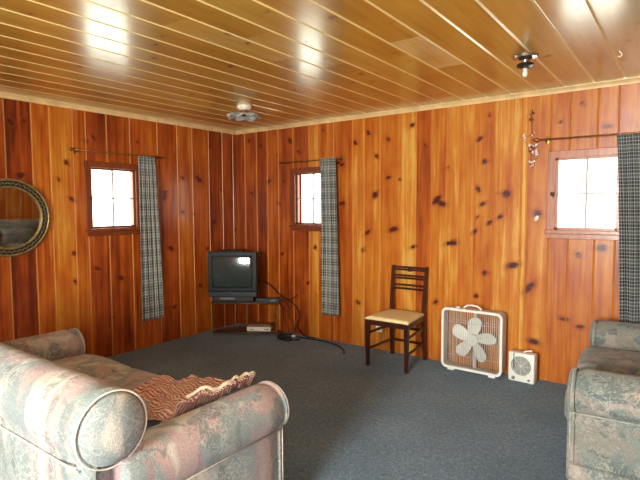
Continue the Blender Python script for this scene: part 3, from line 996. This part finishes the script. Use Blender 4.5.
child(cable('signal_lead', '', [(0.775, -0.18, 0.42), (0.80, -0.10, 0.43), (0.86, -0.07, 0.40), (0.93, -0.05, 0.42), (0.97, -0.03, 0.46)], 0.005), cbx)
child(cable('signal_lead', '', [(0.775, -0.17, 0.40), (0.82, -0.10, 0.30), (0.80, -0.07, 0.16), (0.86, -0.06, 0.05), (0.90, -0.10, 0.008), (0.84, -0.13, 0.008)], 0.005), cbx)
child(cable('power_cord', '', [(0.36, -0.13, 0.60), (0.55, -0.06, 0.55), (0.75, -0.05, 0.42), (0.92, -0.03, 0.34), (1.00, -0.03, 0.22), (0.97, -0.04, 0.10), (1.05, -0.05, 0.03), (1.12, -0.06, 0.008), (1.22, -0.04, 0.008)], 0.006), tv)
ex = cable('extension_cord', 'black extension lead with white plug running along the carpet by the wall',
      [(0.96, -0.16, 0.008), (1.02, -0.13, 0.008), (1.15, -0.12, 0.008), (1.35, -0.10, 0.008), (1.55, -0.13, 0.008), (1.70, -0.22, 0.008), (1.80, -0.34, 0.008)], 0.007, plug=((1.00, -0.14, 0.001), 0.5, M_WHITE), cat='cord')
pa = thing('power_adapter', 'black adapter and coiled lead heaped on the carpet beside the stand', 'adapter', (0.99, -0.29, 0.0), 0.0)
pb = NB()
box(pb, -0.05, 0.05, -0.022, 0.022, 0, 0.036, 0.006, M=Matrix.Translation((0.10, 0.06, 0)) @ Matrix.Rotation(0.6, 4, 'Z'))
obj('housing', pb, M_BLACK, pa, True, autosmooth=40)
pb = NB()
box(pb, -0.035, 0.035, -0.025, 0.025, 0, 0.045, 0.008, M=Matrix.Translation((-0.09, 0.07, 0)) @ Matrix.Rotation(-0.3, 4, 'Z'))
obj('plug', pb, M_BLACK, pa, True, autosmooth=40)
for zz, ph in ((0.008, 0.0), (0.020, 1.3)):
    cp_ = NB()
    tube(cp_, [((0.075 + 0.018 * math.sin(5 * t * 0.11 + ph)) * math.cos(t * 0.22 + ph), (0.042 + 0.01 * math.cos(t * 0.3)) * math.sin(t * 0.22 + ph), zz + 0.006 * (1 + math.sin(t * 0.4))) for t in range(70)], 0.0065, 6)
    obj('cord', cp_, M_CABLE, pa, True)

# outlet behind the chair
ot = thing('wall_outlet', 'white electrical outlet low on the wall behind the chair', 'outlet', (2.00, -0.001, 0.235))
b_ = NB(); box(b_, -0.036, 0.036, -0.006, 0, -0.058, 0.058, 0.003)
obj('cover_plate', b_, M_WHITE, ot)
for dz in (-0.022, 0.022):
    b_ = NB(); lathe(b_, [(0, 0), (0.017, 0), (0.016, 0.003), (0, 0.003)], 16, Matrix.Translation((0, -0.006, dz)) @ Matrix.Rotation(PI / 2, 4, 'X'))
    obj('socket', b_, M_GREY if dz > 0 else M_BLACK, ot)

# ------------------------------------------------------------------ ladder-back chair
ch = thing('dining_chair', 'dark wooden ladder-back chair with cream seat against the wall', 'chair', (2.35, -0.265, 0), 0.0)
SZ = 0.445
FL, FR, BL, BR = (-0.183, -0.238), (0.203, -0.238), (-0.165, 0.185), (0.165, 0.185)
def leg4(bm, pts, hw):
    rings = []
    for (x, y, z), h in zip(pts, hw):
        rings.append([bm.verts.new((x + a * h, y + b * h, z)) for a, b in ((-1, -1), (1, -1), (1, 1), (-1, 1))])
    for A, B in zip(rings[:-1], rings[1:]):
        for i in range(4):
            bm.faces.new((A[i], A[(i + 1) % 4], B[(i + 1) % 4], B[i]))
    bm.faces.new(rings[0][::-1]); bm.faces.new(rings[-1])
    bmesh.ops.bevel(bm, geom=bm.edges[:], offset=0.003, segments=1, affect='EDGES')
for (x, y) in (FL, FR):
    b_ = NB(); leg4(b_, [(x, y, 0), (x, y, 0.3), (x, y, SZ - 0.02)], [0.014, 0.019, 0.020]); obj('leg', b_, M_CHAIR, ch)
for (x, y) in (BL, BR):
    b_ = NB(); leg4(b_, [(x * 1.05, y + 0.025, 0), (x, y, 0.25), (x, y, SZ + 0.02), (x * 1.02, y + 0.015, 0.65), (x * 1.05, y + 0.04, 0.875)], [0.015, 0.018, 0.018, 0.016, 0.012])
    obj('leg', b_, M_CHAIR, ch)
def bar(bm, a, b, hw, hh):
    a, b = Vector(a), Vector(b)
    d = b - a; L = d.length
    q = d.to_track_quat('X', 'Z')
    M = Matrix.Translation((a + b) / 2) @ q.to_matrix().to_4x4()
    box(bm, -L / 2, L / 2, -hw, hw, -hh, hh, 0.003, M=M)
b_ = NB()
for (a, b) in ((FL, FR), (FL, BL), (FR, BR), (BL, BR)):
    bar(b_, (*a, SZ - 0.043), (*b, SZ - 0.043), 0.010, 0.024)
obj('seat_rail', b_, M_CHAIR, ch)
for (a, b, z) in ((FL, BL, 0.155), (FR, BR, 0.155), (FL, BL, 0.30), (FR, BR, 0.30), (BL, BR, 0.155), (BL, BR, 0.28)):
    b_ = NB(); bar(b_, (*a, z), (*b, z), 0.008, 0.011); obj('stretcher', b_, M_CHAIR, ch)
def back_y(z): return 0.185 + (0.0 if z < SZ else (z - SZ) / 0.45 * 0.04)
for z in (0.655, 0.69, 0.755, 0.78, 0.835, 0.858):
    b_ = NB()
    rings = []
    for k in range(9):
        t = k / 8; x = -0.17 + 0.34 * t; y = back_y(z) + 0.012 * math.sin(PI * t)
        rings.append([b_.verts.new((x, y + dy, z + dz)) for dy, dz in ((-0.006, -0.009), (0.006, -0.009), (0.006, 0.009), (-0.006, 0.009))])
    for A, B in zip(rings[:-1], rings[1:]):
        for i in range(4):
            b_.faces.new((A[i], A[(i + 1) % 4], B[(i + 1) % 4], B[i]))
    b_.faces.new(rings[0][::-1]); b_.faces.new(rings[-1])
    obj('back_slat', b_, M_CHAIR, ch)
b_ = NB(); box(b_, -0.022, 0.022, back_y(0.845) + 0.002, back_y(0.845) + 0.014, 0.818, 0.850, 0.006)
obj('back_ornament', b_, M_CHAIR, ch)
# seat pad, trapezoid with soft edge
b_ = NB()
n = 18; g = {}
for i in range(n + 1):
    for j in range(n + 1):
        u, v = i / n * 2 - 1, j / n * 2 - 1
        w = 0.215 + (0.180 - 0.215) * (v + 1) / 2
        e = min(1 - abs(u), 1 - abs(v))
        z = SZ - 0.008 + 0.016 * min(1, e * 9) ** 0.5 + 0.005 * (1 - u * u) * (1 - v * v)
        g[i, j] = b_.verts.new((u * w + 0.006 * (1 - v), -0.035 + v * 0.222, z))
for i in range(n):
    for j in range(n):
        b_.faces.new((g[i, j], g[i + 1, j], g[i + 1, j + 1], g[i, j + 1]))
so = obj('seat', b_, M_VINYL, ch, True)
md = so.modifiers.new('pad', 'SOLIDIFY'); md.thickness = 0.016; md.offset = -1

# ------------------------------------------------------------------ box fan
bf = thing('box_fan', 'large white square box fan on the carpet against the wall', 'fan', (3.005, -0.145, 0), R(-1))
FW, FZ0, FH, FD = 0.53, 0.018, 0.535, 0.11
def rrect(w, h, r, cz, n=7):
    P = []
    for (sx, sz, a0) in ((1, -1, -90), (1, 1, 0), (-1, 1, 90), (-1, -1, 180)):
        cx, cz2 = sx * (w / 2 - r), cz + sz * (h / 2 - r)
        for k in range(n + 1):
            a = R(a0 + 90 * k / n)
            P.append((cx + r * math.cos(a), cz2 + r * math.sin(a)))
    return P
cz = FZ0 + FH / 2
def ring_shell(w0, h0, r0, y0, w1, h1, r1, y1, th):
    """tube-like rounded rectangle frame from y0 to y1, wall thickness th"""
    bm = NB()
    secs = []
    for (w, h, r, y) in ((w0, h0, r0, y0), (w1, h1, r1, y1), (w1 - 2 * th, h1 - 2 * th, max(0.005, r1 - th), y1), (w0 - 2 * th, h0 - 2 * th, max(0.005, r0 - th), y0)):
        secs.append([bm.verts.new((x, y, z)) for x, z in rrect(w, h, r, cz)])
    n = len(secs[0])
    for s in range(4):
        A, B = secs[s], secs[(s + 1) % 4]
        for i in range(n):
            bm.faces.new((A[i], A[(i + 1) % n], B[(i + 1) % n], B[i]))
    return bm
obj('housing', ring_shell(FW - 0.008, FH - 0.008, 0.045, -0.035, FW - 0.008, FH - 0.008, 0.045, 0.06, 0.006), M_GREYW, bf, True, autosmooth=40)
ff = ring_shell(FW, FH, 0.05, -0.055, FW, FH, 0.05, -0.03, 0.021)
bmesh.ops.bevel(ff, geom=[e for e in ff.edges if e.calc_face_angle(0) > 1.2], offset=0.004, segments=2, affect='EDGES')
obj('front_rim', ff, M_WHITE, bf, True, autosmooth=40)
def grille(y, step, r, name, mat):
    bm = NB()
    W, Hh = FW - 0.05, FH - 0.05
    k = -int(W / 2 / step)
    while k * step < W / 2:
        x = k * step
        if abs(x) < W / 2 - 0.004:
            hh = Hh / 2
            tube(bm, [(x, y, cz - hh), (x, y, cz + hh)], r, 5)
        k += 1
    for z in (cz - Hh * 0.30, cz + Hh * 0.30):
        tube(bm, [(-W / 2, y + 0.003, z), (W / 2, y + 0.003, z)], r, 5)
    return obj(name, bm, mat, bf, True)
grille(-0.044, 0.0165, 0.0021, 'front_grille', M_GREYW)
grille(0.052, 0.033, 0.0013, 'rear_grille', M_GREYW)
hb = NB()
lathe(hb, [(0, -0.02), (0.030, -0.02), (0.048, -0.014), (0.052, 0.0), (0.052, 0.03), (0, 0.03)], 28, Matrix.Translation((0, -0.008, cz)) @ Matrix.Rotation(-PI / 2, 4, 'X'))
hub = obj('hub', hb, M_BLADE, bf, True, autosmooth=40)
for k in range(5):
    bl = NB()
    nu, nv = 10, 8
    g = {}
    for i in range(nu + 1):
        t = i / nu
        rr = 0.040 + 0.160 * t
        w = 0.018 + 0.036 * math.sin(PI * min(1, t * 0.60 + 0.12))
        if t > 0.72:
            w *= math.sqrt(max(0.03, 1 - ((t - 0.72) / 0.285) ** 2))
        for j in range(nv + 1):
            s = j / nv * 2 - 1
            g[i, j] = bl.verts.new((s * w + 0.018 * t, -0.010 + s * w * (0.45 - 0.2 * t) + 0.006 * (1 - s * s) + 0.012, rr))
    for i in range(nu):
        for j in range(nv):
            bl.faces.new((g[i, j], g[i + 1, j], g[i + 1, j + 1], g[i, j + 1]))
    Mb = Matrix.Translation((0, -0.004, cz)) @ Matrix.Rotation(R(72 * k + 2), 4, 'Y')
    xf(bl, Mb)
    bo = obj('blade', bl, M_BLADE, bf, True)
    md = bo.modifiers.new('t', 'SOLIDIFY'); md.thickness = 0.003; md.offset = 0
# motor cross brace behind
br_ = NB(); box(br_, -0.035, 0.035, 0.02, 0.05, cz - 0.05, cz + 0.05, 0.01); box(br_, -0.012, 0.012, 0.045, 0.052, FZ0 + 0.01, FZ0 + FH - 0.01, 0.002)
obj('motor_brace', br_, M_GREYW, bf)
hd = NB()
tube(hd, [(-0.075, -0.02, FZ0 + FH - 0.004), (-0.070, -0.02, FZ0 + FH + 0.014), (-0.045, -0.02, FZ0 + FH + 0.030), (0, -0.02, FZ0 + FH + 0.037), (0.045, -0.02, FZ0 + FH + 0.030), (0.070, -0.02, FZ0 + FH + 0.014), (0.075, -0.02, FZ0 + FH - 0.004)], 0.008, 10)
obj('handle', hd, M_WHITE, bf, True)
kb = NB(); lathe(kb, [(0, 0), (0.022, 0), (0.020, 0.014), (0, 0.016)], 18, Matrix.Translation((-0.135, 0.0, FZ0 + FH - 0.006)))
obj('switch_knob', kb, M_WHITE, bf, True, autosmooth=40)
for x in (-0.18, 0.18):
    ft = NB(); box(ft, x - 0.03, x + 0.03, -0.05, 0.055, 0.0, FZ0 + 0.004, 0.004); obj('foot', ft, M_WHITE, bf)

# ------------------------------------------------------------------ small fan heater
fh = thing('fan_heater', 'small white square fan heater beside the box fan', 'heater', (3.418, -0.135, 0), R(-4))
HW, HH = 0.205, 0.245
b_ = NB(); box(b_, -HW / 2, HW / 2, -0.045, 0.045, 0.008, HH, 0.008)
hbdy = obj('housing', b_, M_WHITE, fh, True, autosmooth=40)
b_ = NB()
Mh = Matrix.Translation((0.0, -0.046, 0.142)) @ Matrix.Rotation(PI / 2, 4, 'X')
lathe(b_, [(0, -0.002), (0.078, -0.002), (0.078, 0.001), (0, 0.001)], 32, Mh)
gr = obj('grille_opening', b_, M_GREY, fh)
b_ = NB()
for rr in (0.012, 0.026, 0.040, 0.054, 0.068, 0.080):
    pts = [(rr * math.cos(2 * PI * k / 36), rr * math.sin(2 * PI * k / 36), 0.004) for k in range(36)]
    tube(b_, pts, 0.0018, 5, closed=True)
for k in range(8):
    a = 2 * PI * k / 8
    tube(b_, [(0, 0, 0.0035), (0.08 * math.cos(a), 0.08 * math.sin(a), 0.0035)], 0.0015, 5)
xf(b_, Mh)
obj('grille_guard', b_, M_WHITE, gr, True)
for x in (-0.060, 0.062):
    b_ = NB(); lathe(b_, [(0, 0), (0.015 if x < 0 else 0.010, 0), (0.012 if x < 0 else 0.008, 0.010), (0, 0.011)], 16, Matrix.Translation((x, -0.045, 0.034)) @ Matrix.Rotation(PI / 2, 4, 'X'))
    obj('control_knob', b_, M_GREY, fh, True, autosmooth=40)
b_ = NB(); tube(b_, [(0.01, -0.01, HH - 0.003), (0.02, -0.012, HH + 0.014), (0.055, -0.014, HH + 0.022), (0.075, -0.014, HH + 0.026)], 0.007, 8)
obj('carry_handle', b_, M_WHITE, fh, True)
b_ = NB(); tube(b_, [(-0.052, -0.03, HH), (-0.056, -0.052, HH - 0.01), (-0.056, -0.050, HH - 0.08), (-0.052, -0.050, HH - 0.13)], 0.003, 6)
obj('cord', b_, M_CABLE, fh, True)
for x in (-0.07, 0.07):
    b_ = NB(); box(b_, x - 0.015, x + 0.015, -0.04, 0.04, 0, 0.010, 0.002); obj('foot', b_, M_GREY, fh)

# ------------------------------------------------------------------ ceiling lights
la = thing('ceiling_light', 'ceiling light with rippled frosted glass shade near the room corner', 'ceiling light', (1.17, -1.03, H), 0.55)
b_ = NB(); lathe(b_, [(0, 0), (0.062, 0), (0.066, -0.012), (0.060, -0.030), (0.045, -0.042), (0, -0.042)], 28)
obj('base', b_, M_PORC, la, True, autosmooth=40)
b_ = NB(); lathe(b_, [(0, -0.04), (0.030, -0.042), (0.032, -0.072), (0.014, -0.095), (0, -0.095)], 20)
obj('lamp_holder', b_, M_DBRASS, la, True, autosmooth=40)
b_ = NB()
nr, na = 16, 96
rings = []
for i in range(nr + 1):
    t = i / nr
    rg = []
    for k in range(na):
        a = 2 * PI * k / na
        sq = 1 / max(abs(math.cos(a)), abs(math.sin(a))) 
        rad = 0.018 + (0.128 * (1 + 0.42 * (sq - 1) / 0.414 * 0.5)) * t
        corner = (sq - 1) / 0.414
        z = -0.078 - 0.005 * t + 0.010 * math.sin(PI * t) - t * t * (0.030 - 0.018 * corner) + 0.010 * t * t * math.sin(a * 8)
        rg.append(b_.verts.new((rad * math.cos(a), rad * math.sin(a), z)))
    rings.append(rg)
for A, B in zip(rings[:-1], rings[1:]):
    for k in range(na):
        b_.faces.new((A[k], A[(k + 1) % na], B[(k + 1) % na], B[k]))
sh = obj('glass_shade', b_, M_FROST, la, True)
md = sh.modifiers.new('t', 'SOLIDIFY'); md.thickness = 0.004
lb = thing('ceiling_light', 'bare bulb holder on a round metal plate above the dried flowers', 'ceiling light', (3.62, -1.05, H), 0.0)
b_ = NB(); lathe(b_, [(0, 0), (0.072, 0), (0.078, -0.006), (0.073, -0.018), (0.045, -0.028), (0.024, -0.030), (0.022, -0.045), (0, -0.045)], 30)
obj('ceiling_plate', b_, M_CHROME, lb, True, autosmooth=40)
b_ = NB(); lathe(b_, [(0, -0.044), (0.030, -0.044), (0.050, -0.052), (0.052, -0.066), (0.036, -0.074), (0.020, -0.078), (0, -0.078)], 28)
obj('lamp_holder', b_, M_SOCK, lb, True, autosmooth=40)
b_ = NB(); lathe(b_, [(0, -0.074), (0.014, -0.076), (0.014, -0.100), (0.017, -0.112), (0.012, -0.128), (0.0, -0.132)], 20)
obj('bulb', b_, M_BULB, lb, True)

b_ = NB()
tube(b_, [(0, 0, 0), (0, 0, -0.012), (0.010, 0, -0.022), (0.012, 0, -0.034), (0.0, 0, -0.042), (-0.010, 0, -0.034)], 0.0035, 7)
tag(obj('ceiling_hook', b_, M_PORC, smooth=True, loc=(4.10, -0.83, H - 0.001)), 'small white wire hook in the ceiling at the right, above the right window', 'hook')

# ------------------------------------------------------------------ hanging ornament by the window
hg = thing('hanging_ornament', 'string of shells and dried flowers hanging left of the right window', 'ornament', (3.415, -0.012, 1.78))
b_ = NB(); tube(b_, [(0, 0.008, 0.44), (0, -0.004, 0.40), (0.005, -0.006, 0.2), (-0.003, -0.006, 0.0), (0, -0.006, -0.01)], 0.0022, 6)
obj('string', b_, M_TWINE, hg, True)
q = random.Random(4)
def blob_cluster(name, c, spread, n, mat, r0, r1, sz=1.0):
    bm = NB()
    for _ in range(n):
        p = Vector(c) + Vector((q.uniform(-1, 1) * spread, -q.uniform(0, 1) * 0.02, q.uniform(-1, 1) * spread * sz))
        M = Matrix.Translation(p) @ Matrix.Rotation(q.uniform(0, PI), 4, 'Y') @ Matrix.Rotation(q.uniform(0, PI), 4, 'X') @ Matrix.Diagonal((q.uniform(r0, r1), q.uniform(r0, r1) * 0.6, q.uniform(r0, r1) * 0.45, 1))
        bmesh.ops.create_uvsphere(bm, u_segments=8, v_segments=6, radius=1.0, matrix=M)
    return obj(name, bm, mat, hg, True)
for c in ((0.0, -0.012, 0.40), (0.004, -0.012, 0.365)):
    blob_cluster('seed_pod', c, 0.016, 5, M_TWINE, 0.006, 0.012)
blob_cluster('shell', (-0.035, -0.012, 0.215), 0.02, 5, M_SHELLW, 0.008, 0.014)
blob_cluster('shell', (0.02, -0.012, 0.235), 0.012, 3, M_SHELLW, 0.006, 0.010)
blob_cluster('dried_flower', (0.02, -0.014, 0.12), 0.035, 12, M_SHELLW, 0.008, 0.016)
blob_cluster('dried_flower', (0.005, -0.016, 0.105), 0.022, 7, M_SHELLR, 0.008, 0.014)
blob_cluster('dried_flower', (0.05, -0.012, 0.085), 0.013, 9, M_SHELLW, 0.007, 0.013, 1.5)
blob_cluster('shell', (0.012, -0.012, 0.0), 0.02, 6, M_SHELLW, 0.009, 0.014)
bw = NB(); tube(bw, [(0, -0.01, 0.24), (-0.05, -0.012, 0.20), (-0.02, -0.012, 0.12), (0.06, -0.012, 0.10), (0.05, -0.012, 0.04), (0.0, -0.012, 0.01)], 0.0018, 5)
obj('wire', bw, M_CHROME, hg, True)
b_ = NB()
bmesh.ops.create_uvsphere(b_, u_segments=10, v_segments=8, radius=1.0, matrix=Matrix.Translation((3.468, -0.010, 1.335)) @ Matrix.Rotation(0.5, 4, 'Y') @ Matrix.Diagonal((0.016, 0.009, 0.026, 1)))
tag(obj('wall_hook', b_, M_PORC, smooth=True), 'small white hook on a dark knot just left of the right window', 'hook')

# ------------------------------------------------------------------ sofas
def arc(cx, cy, r, a0, a1, n):
    return [(cx + r * math.cos(R(a0 + (a1 - a0) * k / n)), cy + r * math.sin(R(a0 + (a1 - a0) * k / n))) for k in range(n + 1)]

def sofa(name, label, loc, rz, W, D, mat, arm_top=0.62, back_top=0.85, seat=0.46, ra=0.115, rb=0.128, ncush=2, arm_w=0.17, pipe=M_PIPE):
    """front faces local +y, origin at centre of footprint"""
    t = thing(name, label, 'sofa', loc, rz)
    hw, hd = W / 2, D / 2
    # base
    b_ = NB(); box(b_, -hw + 0.08, hw - 0.08, -hd + 0.06, hd - 0.06, 0.05, 0.30, 0.02); obj('base', b_, mat, t, True, autosmooth=50)
    b_ = NB(); box(b_, -hw + 0.02, hw - 0.02, -hd + 0.02, hd - 0.035, 0.02, 0.16, 0.01); obj('skirt', b_, mat, t, True, autosmooth=50)
    # back: panel leaning a little with a roll on top, runs along x
    yb = -hd + 0.04
    cyb, czb = -hd + 0.02 + rb, back_top - rb
    prof = [(yb, 0.06), (cyb + 0.20, 0.06), (cyb + 0.20, 0.40), (cyb + 0.12, czb - 0.06)]
    prof += arc(cyb, czb, rb, -20, 215, 22)
    prof += [(yb + 0.008, czb - rb * 0.75), (yb, czb - rb * 0.95)]
    b_ = NB(); extrude_profile(b_, prof, -hw + 0.05, hw - 0.05, 'x', 0.045, 5, mid=12)
    bk = obj('back', b_, mat, t, True, autosmooth=60)
    # roll end discs + piping
    for s in (-1, 1):
        b_ = NB()
        M = Matrix.Translation((s * (hw - 0.055), cyb, czb)) @ Matrix.Rotation(s * PI / 2, 4, 'Y')
        lathe(b_, [(0, 0.050), (rb * 0.35, 0.046), (rb * 0.62, 0.034), (rb * 0.84, 0.016), (rb * 0.97, -0.010), (0, -0.010)], 40, M)
        cap = obj('roll_end', b_, mat, bk, True)
        b_ = NB(); tube(b_, [(s * (hw - 0.052), cyb + rb * 0.985 * math.cos(2 * PI * k / 48), czb + rb * 0.985 * math.sin(2 * PI * k / 48)) for k in range(48)], 0.0034, 8, closed=True)
        obj('piping', b_, pipe, cap, True)
    b_ = NB(); tube(b_, [(-hw + 0.07, yb + 0.0, czb - rb * 0.82), (0, yb - 0.002, czb - rb * 0.84), (hw - 0.07, yb + 0.0, czb - rb * 0.82)], 0.0034, 8)
    obj('piping', b_, pipe, bk, True)
    # arms
    for s in (-1, 1):
        cxa, cza = hw - ra + 0.0, arm_top - ra
        xo = hw - 0.045
        xi = hw - arm_w - 0.03
        prof = [(xi, 0.06), (xo, 0.06), (xo, cza - ra * 0.9), (xo + 0.004, cza - ra * 0.72)]
        prof += arc(cxa, cza, ra, -38, 205, 22)
        prof += [(xi, cza - ra * 0.7)]
        prof = [(s * x, z) for x, z in prof]
        b_ = NB(); extrude_profile(b_, prof, -hd + 0.16, hd - 0.02, 'y', 0.035, 5, mid=10)
        am = obj('arm', b_, mat, t, True, autosmooth=60)
        pts = [(s * (cxa + (ra - 0.004) * math.cos(R(a))), hd - 0.042, cza + (ra - 0.004) * math.sin(R(a))) for a in range(-38, 206, 9)]
        b_ = NB(); tube(b_, pts, 0.0034, 8); obj('piping', b_, pipe, am, True)
        b_ = NB(); tube(b_, [(s * (xo + 0.004), -hd + 0.19, cza - ra * 0.78), (s * (xo + 0.004), hd - 0.05, cza - ra * 0.78)], 0.0034, 8); obj('piping', b_, pipe, am, True)
        b_ = NB(); tube(b_, [(s * (xo - 0.004), hd - 0.035, cza - ra * 0.8), (s * (xo - 0.004), hd - 0.035, 0.1)], 0.0034, 8); obj('piping', b_, pipe, am, True)
    # cushions
    iw = (W - 2 * (arm_w + 0.04))
    cw = iw / ncush
    d0 = cyb + rb + 0.02
    for k in range(ncush):
        xc = -iw / 2 + cw * (k + 0.5)
        b_ = cushion_bm(cw - 0.006, hd - d0 + 0.0, 0.17, 0.05, 0.025, seed=k * 3.3)
        xf(b_, Matrix.Translation((xc, (hd + d0) / 2 + 0.012, seat - 0.085)))
        obj('seat_cushion', b_, mat, t, True)
        b_ = cushion_bm(cw - 0.01, 0.27, 0.12, 0.05, 0.02, seed=k * 5.1 + 2)
        xf(b_, Matrix.Translation((xc, d0 + 0.035, seat + 0.115)) @ Matrix.Rotation(R(74), 4, 'X'))
        obj('back_cushion', b_, mat, t, True)
    for sx in (-1, 1):
        for sy in (-1, 1):
            b_ = NB(); lathe(b_, [(0, 0), (0.02, 0), (0.028, 0.03), (0.028, 0.055), (0, 0.055)], 14, Matrix.Translation((sx * (hw - 0.10), sy * (hd - 0.12), 0)))
            obj('foot', b_, M_CHAIR, t, True)
    return t
s1 = sofa('sofa', 'pastel pink and grey rolled-arm sofa in the foreground seen from behind', (2.02, -3.10, 0), 0.0, 2.01, 1.02, M_SOFA, ncush=3, back_top=0.84)
s2 = sofa('sofa', 'sage green and grey patchwork loveseat at the right edge under the curtain', (4.425, -0.93, 0), PI / 2 + R(3.5), 1.50, 0.96, M_SOFA2, arm_top=0.62, back_top=0.84, ncush=2, seat=0.45, pipe=M_PIPE2)

# ------------------------------------------------------------------ throw over seat and right arm
bm = NB()
uvl = bm.loops.layers.uv.new('UVMap')
nu, nv = 90, 80
def arm_h(x):
    # height of the sofa beneath at world x (seat .47, arm roll centre x 2.945)
    cx, cz_, r = 3.025 - 0.115, 0.62 - 0.115, 0.115
    seat = 0.487
    d = abs(x - cx)
    h = seat
    if d < r:
        h = max(h, cz_ + math.sqrt(r * r - d * d))
    return h
g = {}
for i in range(nu + 1):
    for j in range(nv + 1):
        u, v = i / nu, j / nv
        x = 2.26 + 0.60 * u + 0.03 * math.sin(5 * v)
        y0 = -3.18 + 0.10 * u; y1 = -2.66 - 0.0 * u + 0.02 * math.sin(9 * u)
        if u < 0.3:
            y1 -= (0.3 - u) * 0.25
        y = y0 + (y1 - y0) * v
        h = 0
        for dx in (-0.05, -0.025, 0, 0.025, 0.05):
            h += arm_h(x + dx) / 5
        h = max(h, arm_h(x))
        pile = 0.055 * math.exp(-((u - 0.72) / 0.22) ** 2) * (0.35 + 0.65 * v)
        fold = 0.010 * (1 + math.sin(26 * u + 7 * v + 2 * math.sin(6 * v))) * 0.5
        nz_ = 0.030 * (0.5 + noise.noise(Vector((x * 7, y * 7, 0)))) + 0.022 * (1 - 2.2 * abs(noise.noise(Vector((x * 11 + 3, y * 14, 1.5))))) + 0.009 * (1 - 2 * abs(noise.noise(Vector((x * 26, y * 26, 4)))))
        z = h + 0.012 + pile + fold * (0.4 + 0.6 * u) + max(0, nz_)
        e = min(u, v, 1 - v, 1 - u)
        g[i, j] = bm.verts.new((x, y, z))
for i in range(nu):
    for j in range(nv):
        f = bm.faces.new((g[i, j], g[i + 1, j], g[i + 1, j + 1], g[i, j + 1]))
        for l, (a, b) in zip(f.loops, ((i, j), (i + 1, j), (i + 1, j + 1), (i, j + 1))):
            l[uvl].uv = (a / nu * 0.7, b / nv * 0.6)
edge_pts = [g[nu, j].co.copy() for j in range(nv + 1)]
front_pts = [g[i, nv].co.copy() for i in range(nu // 2, nu + 1)]
mid_pts = [g[int(nu * 0.86), j].co.copy() for j in range(0, nv + 1)]
th = obj('throw_blanket', bm, M_THROW, smooth=True)
md = th.modifiers.new('t', 'SOLIDIFY'); md.thickness = 0.008; md.offset = 1
tag(th, 'crumpled red and cream woven throw draped over the sofa arm', 'throw')
for pts, r in ((edge_pts, 0.007), (mid_pts[10:], 0.006)):
    b_ = NB()
    P = []
    n_ = len(pts)
    for k in range(0, n_, 3):
        q_ = Vector((0, 0, 0)); cnt = 0
        for m_ in range(max(0, k - 9), min(n_, k + 10)):
            q_ += pts[m_]; cnt += 1
        q_ /= cnt
        top = max(pts[m_].z for m_ in range(max(0, k - 2), min(n_, k + 3)))
        P.append(Vector((pts[k].x, pts[k].y, max(q_.z, top) + 0.011)))
    if pts is not edge_pts:
        P.append(P[-1] + Vector((0.01, 0.03, 0.004)))
    tube(b_, P, r, 7)
    obj('fringe_cord', b_, M_ROPE, th, True)
b_ = NB()
for k in range(0, nv, 3):
    p = edge_pts[k] + Vector((0, 0, 0.009))
    tube(b_, [p, p + Vector((0.012, 0.003 * math.sin(k), 0.002)), p + Vector((0.020, 0.006 * math.cos(k), 0.0))], [0.002, 0.0018, 0.001], 5)
obj('fringe', b_, M_ROPE, th, True)

# ------------------------------------------------------------------ camera
F = Vector((-0.5921284149094339, 0.8032326781113845, -0.06481670364075871))
Rv = Vector((0.8050961629024497, 0.5931259897207658, -0.004661415827210987))
Uv = Vector((-0.03470026997868109, 0.054943836158160266, 0.9978862992002805))
cam = bpy.data.cameras.new('camera')
co = bpy.data.objects.new('camera', cam)
COL.objects.link(co)
Mc = Matrix((Rv, Uv, -F)).transposed().to_4x4()
Mc.translation = Vector((4.456754492826811, -4.3308873134036405, 1.43))
co.matrix_world = Mc
cam.sensor_width = 36.0
cam.lens = 497.73 / 640 * 36
cam.clip_start = 0.05
scene.camera = co

# ------------------------------------------------------------------ light
w = bpy.data.worlds.new('sky'); scene.world = w
w.use_nodes = True
nt = w.node_tree
bg = nt.nodes['Background']
tcw = nd(nt, 'ShaderNodeTexCoord')
spw = nd(nt, 'ShaderNodeSeparateXYZ'); lk(nt, tcw.outputs['Generated'], spw.inputs[0])
lk(nt, ramp(nt, math_n(nt, 'MULTIPLY_ADD', spw.outputs[2], 0.5, 0.5), [(0.45, (0.86, 0.92, 0.78, 1)), (0.6, (0.97, 1.0, 0.9, 1))]), bg.inputs[0])
bg.inputs[1].default_value = 7.5

def area(name, loc, direction, sx, sy, power, col=(1, 1, 1)):
    l = bpy.data.lights.new(name, 'AREA')
    l.shape = 'RECTANGLE'; l.size = sx; l.size_y = sy; l.energy = power; l.color = col
    o = bpy.data.objects.new(name, l); COL.objects.link(o)
    o.location = loc
    o.rotation_euler = Vector(direction).to_track_quat('-Z', 'Z').to_euler()
    return o
area('added_fill_front', ((WF[0] + WF[1]) / 2, YS - 0.25, 1.5), (0, 1, -0.02), 1.1, 1.05, 330, (0.95, 1.0, 0.93))  # added area lamp outside the unseen front window, brightens the room
area('added_fill_right', (XE + 0.25, -(WR[0] + WR[1]) / 2, 1.5), (-1, 0.1, -0.02), 0.85, 0.85, 95, (0.97, 1.0, 0.95))  # added lamp shining in through the unseen right window
fl = bpy.data.lights.new('camera_flash', 'AREA'); fl.shape = 'RECTANGLE'; fl.size = 0.06; fl.size_y = 0.04; fl.energy = 8
fo = bpy.data.objects.new('camera_flash', fl); COL.objects.link(fo)
Mf = Mc.copy(); Mf.translation = Mc.translation + Uv * 0.06 + Rv * 0.03 - F * 0.02
fo.matrix_world = Mf

vs = scene.view_settings
vs.view_transform = 'Standard'
vs.look = 'None'
vs.gamma = 1
vs.use_curve_mapping = False
vs.exposure = 0.36
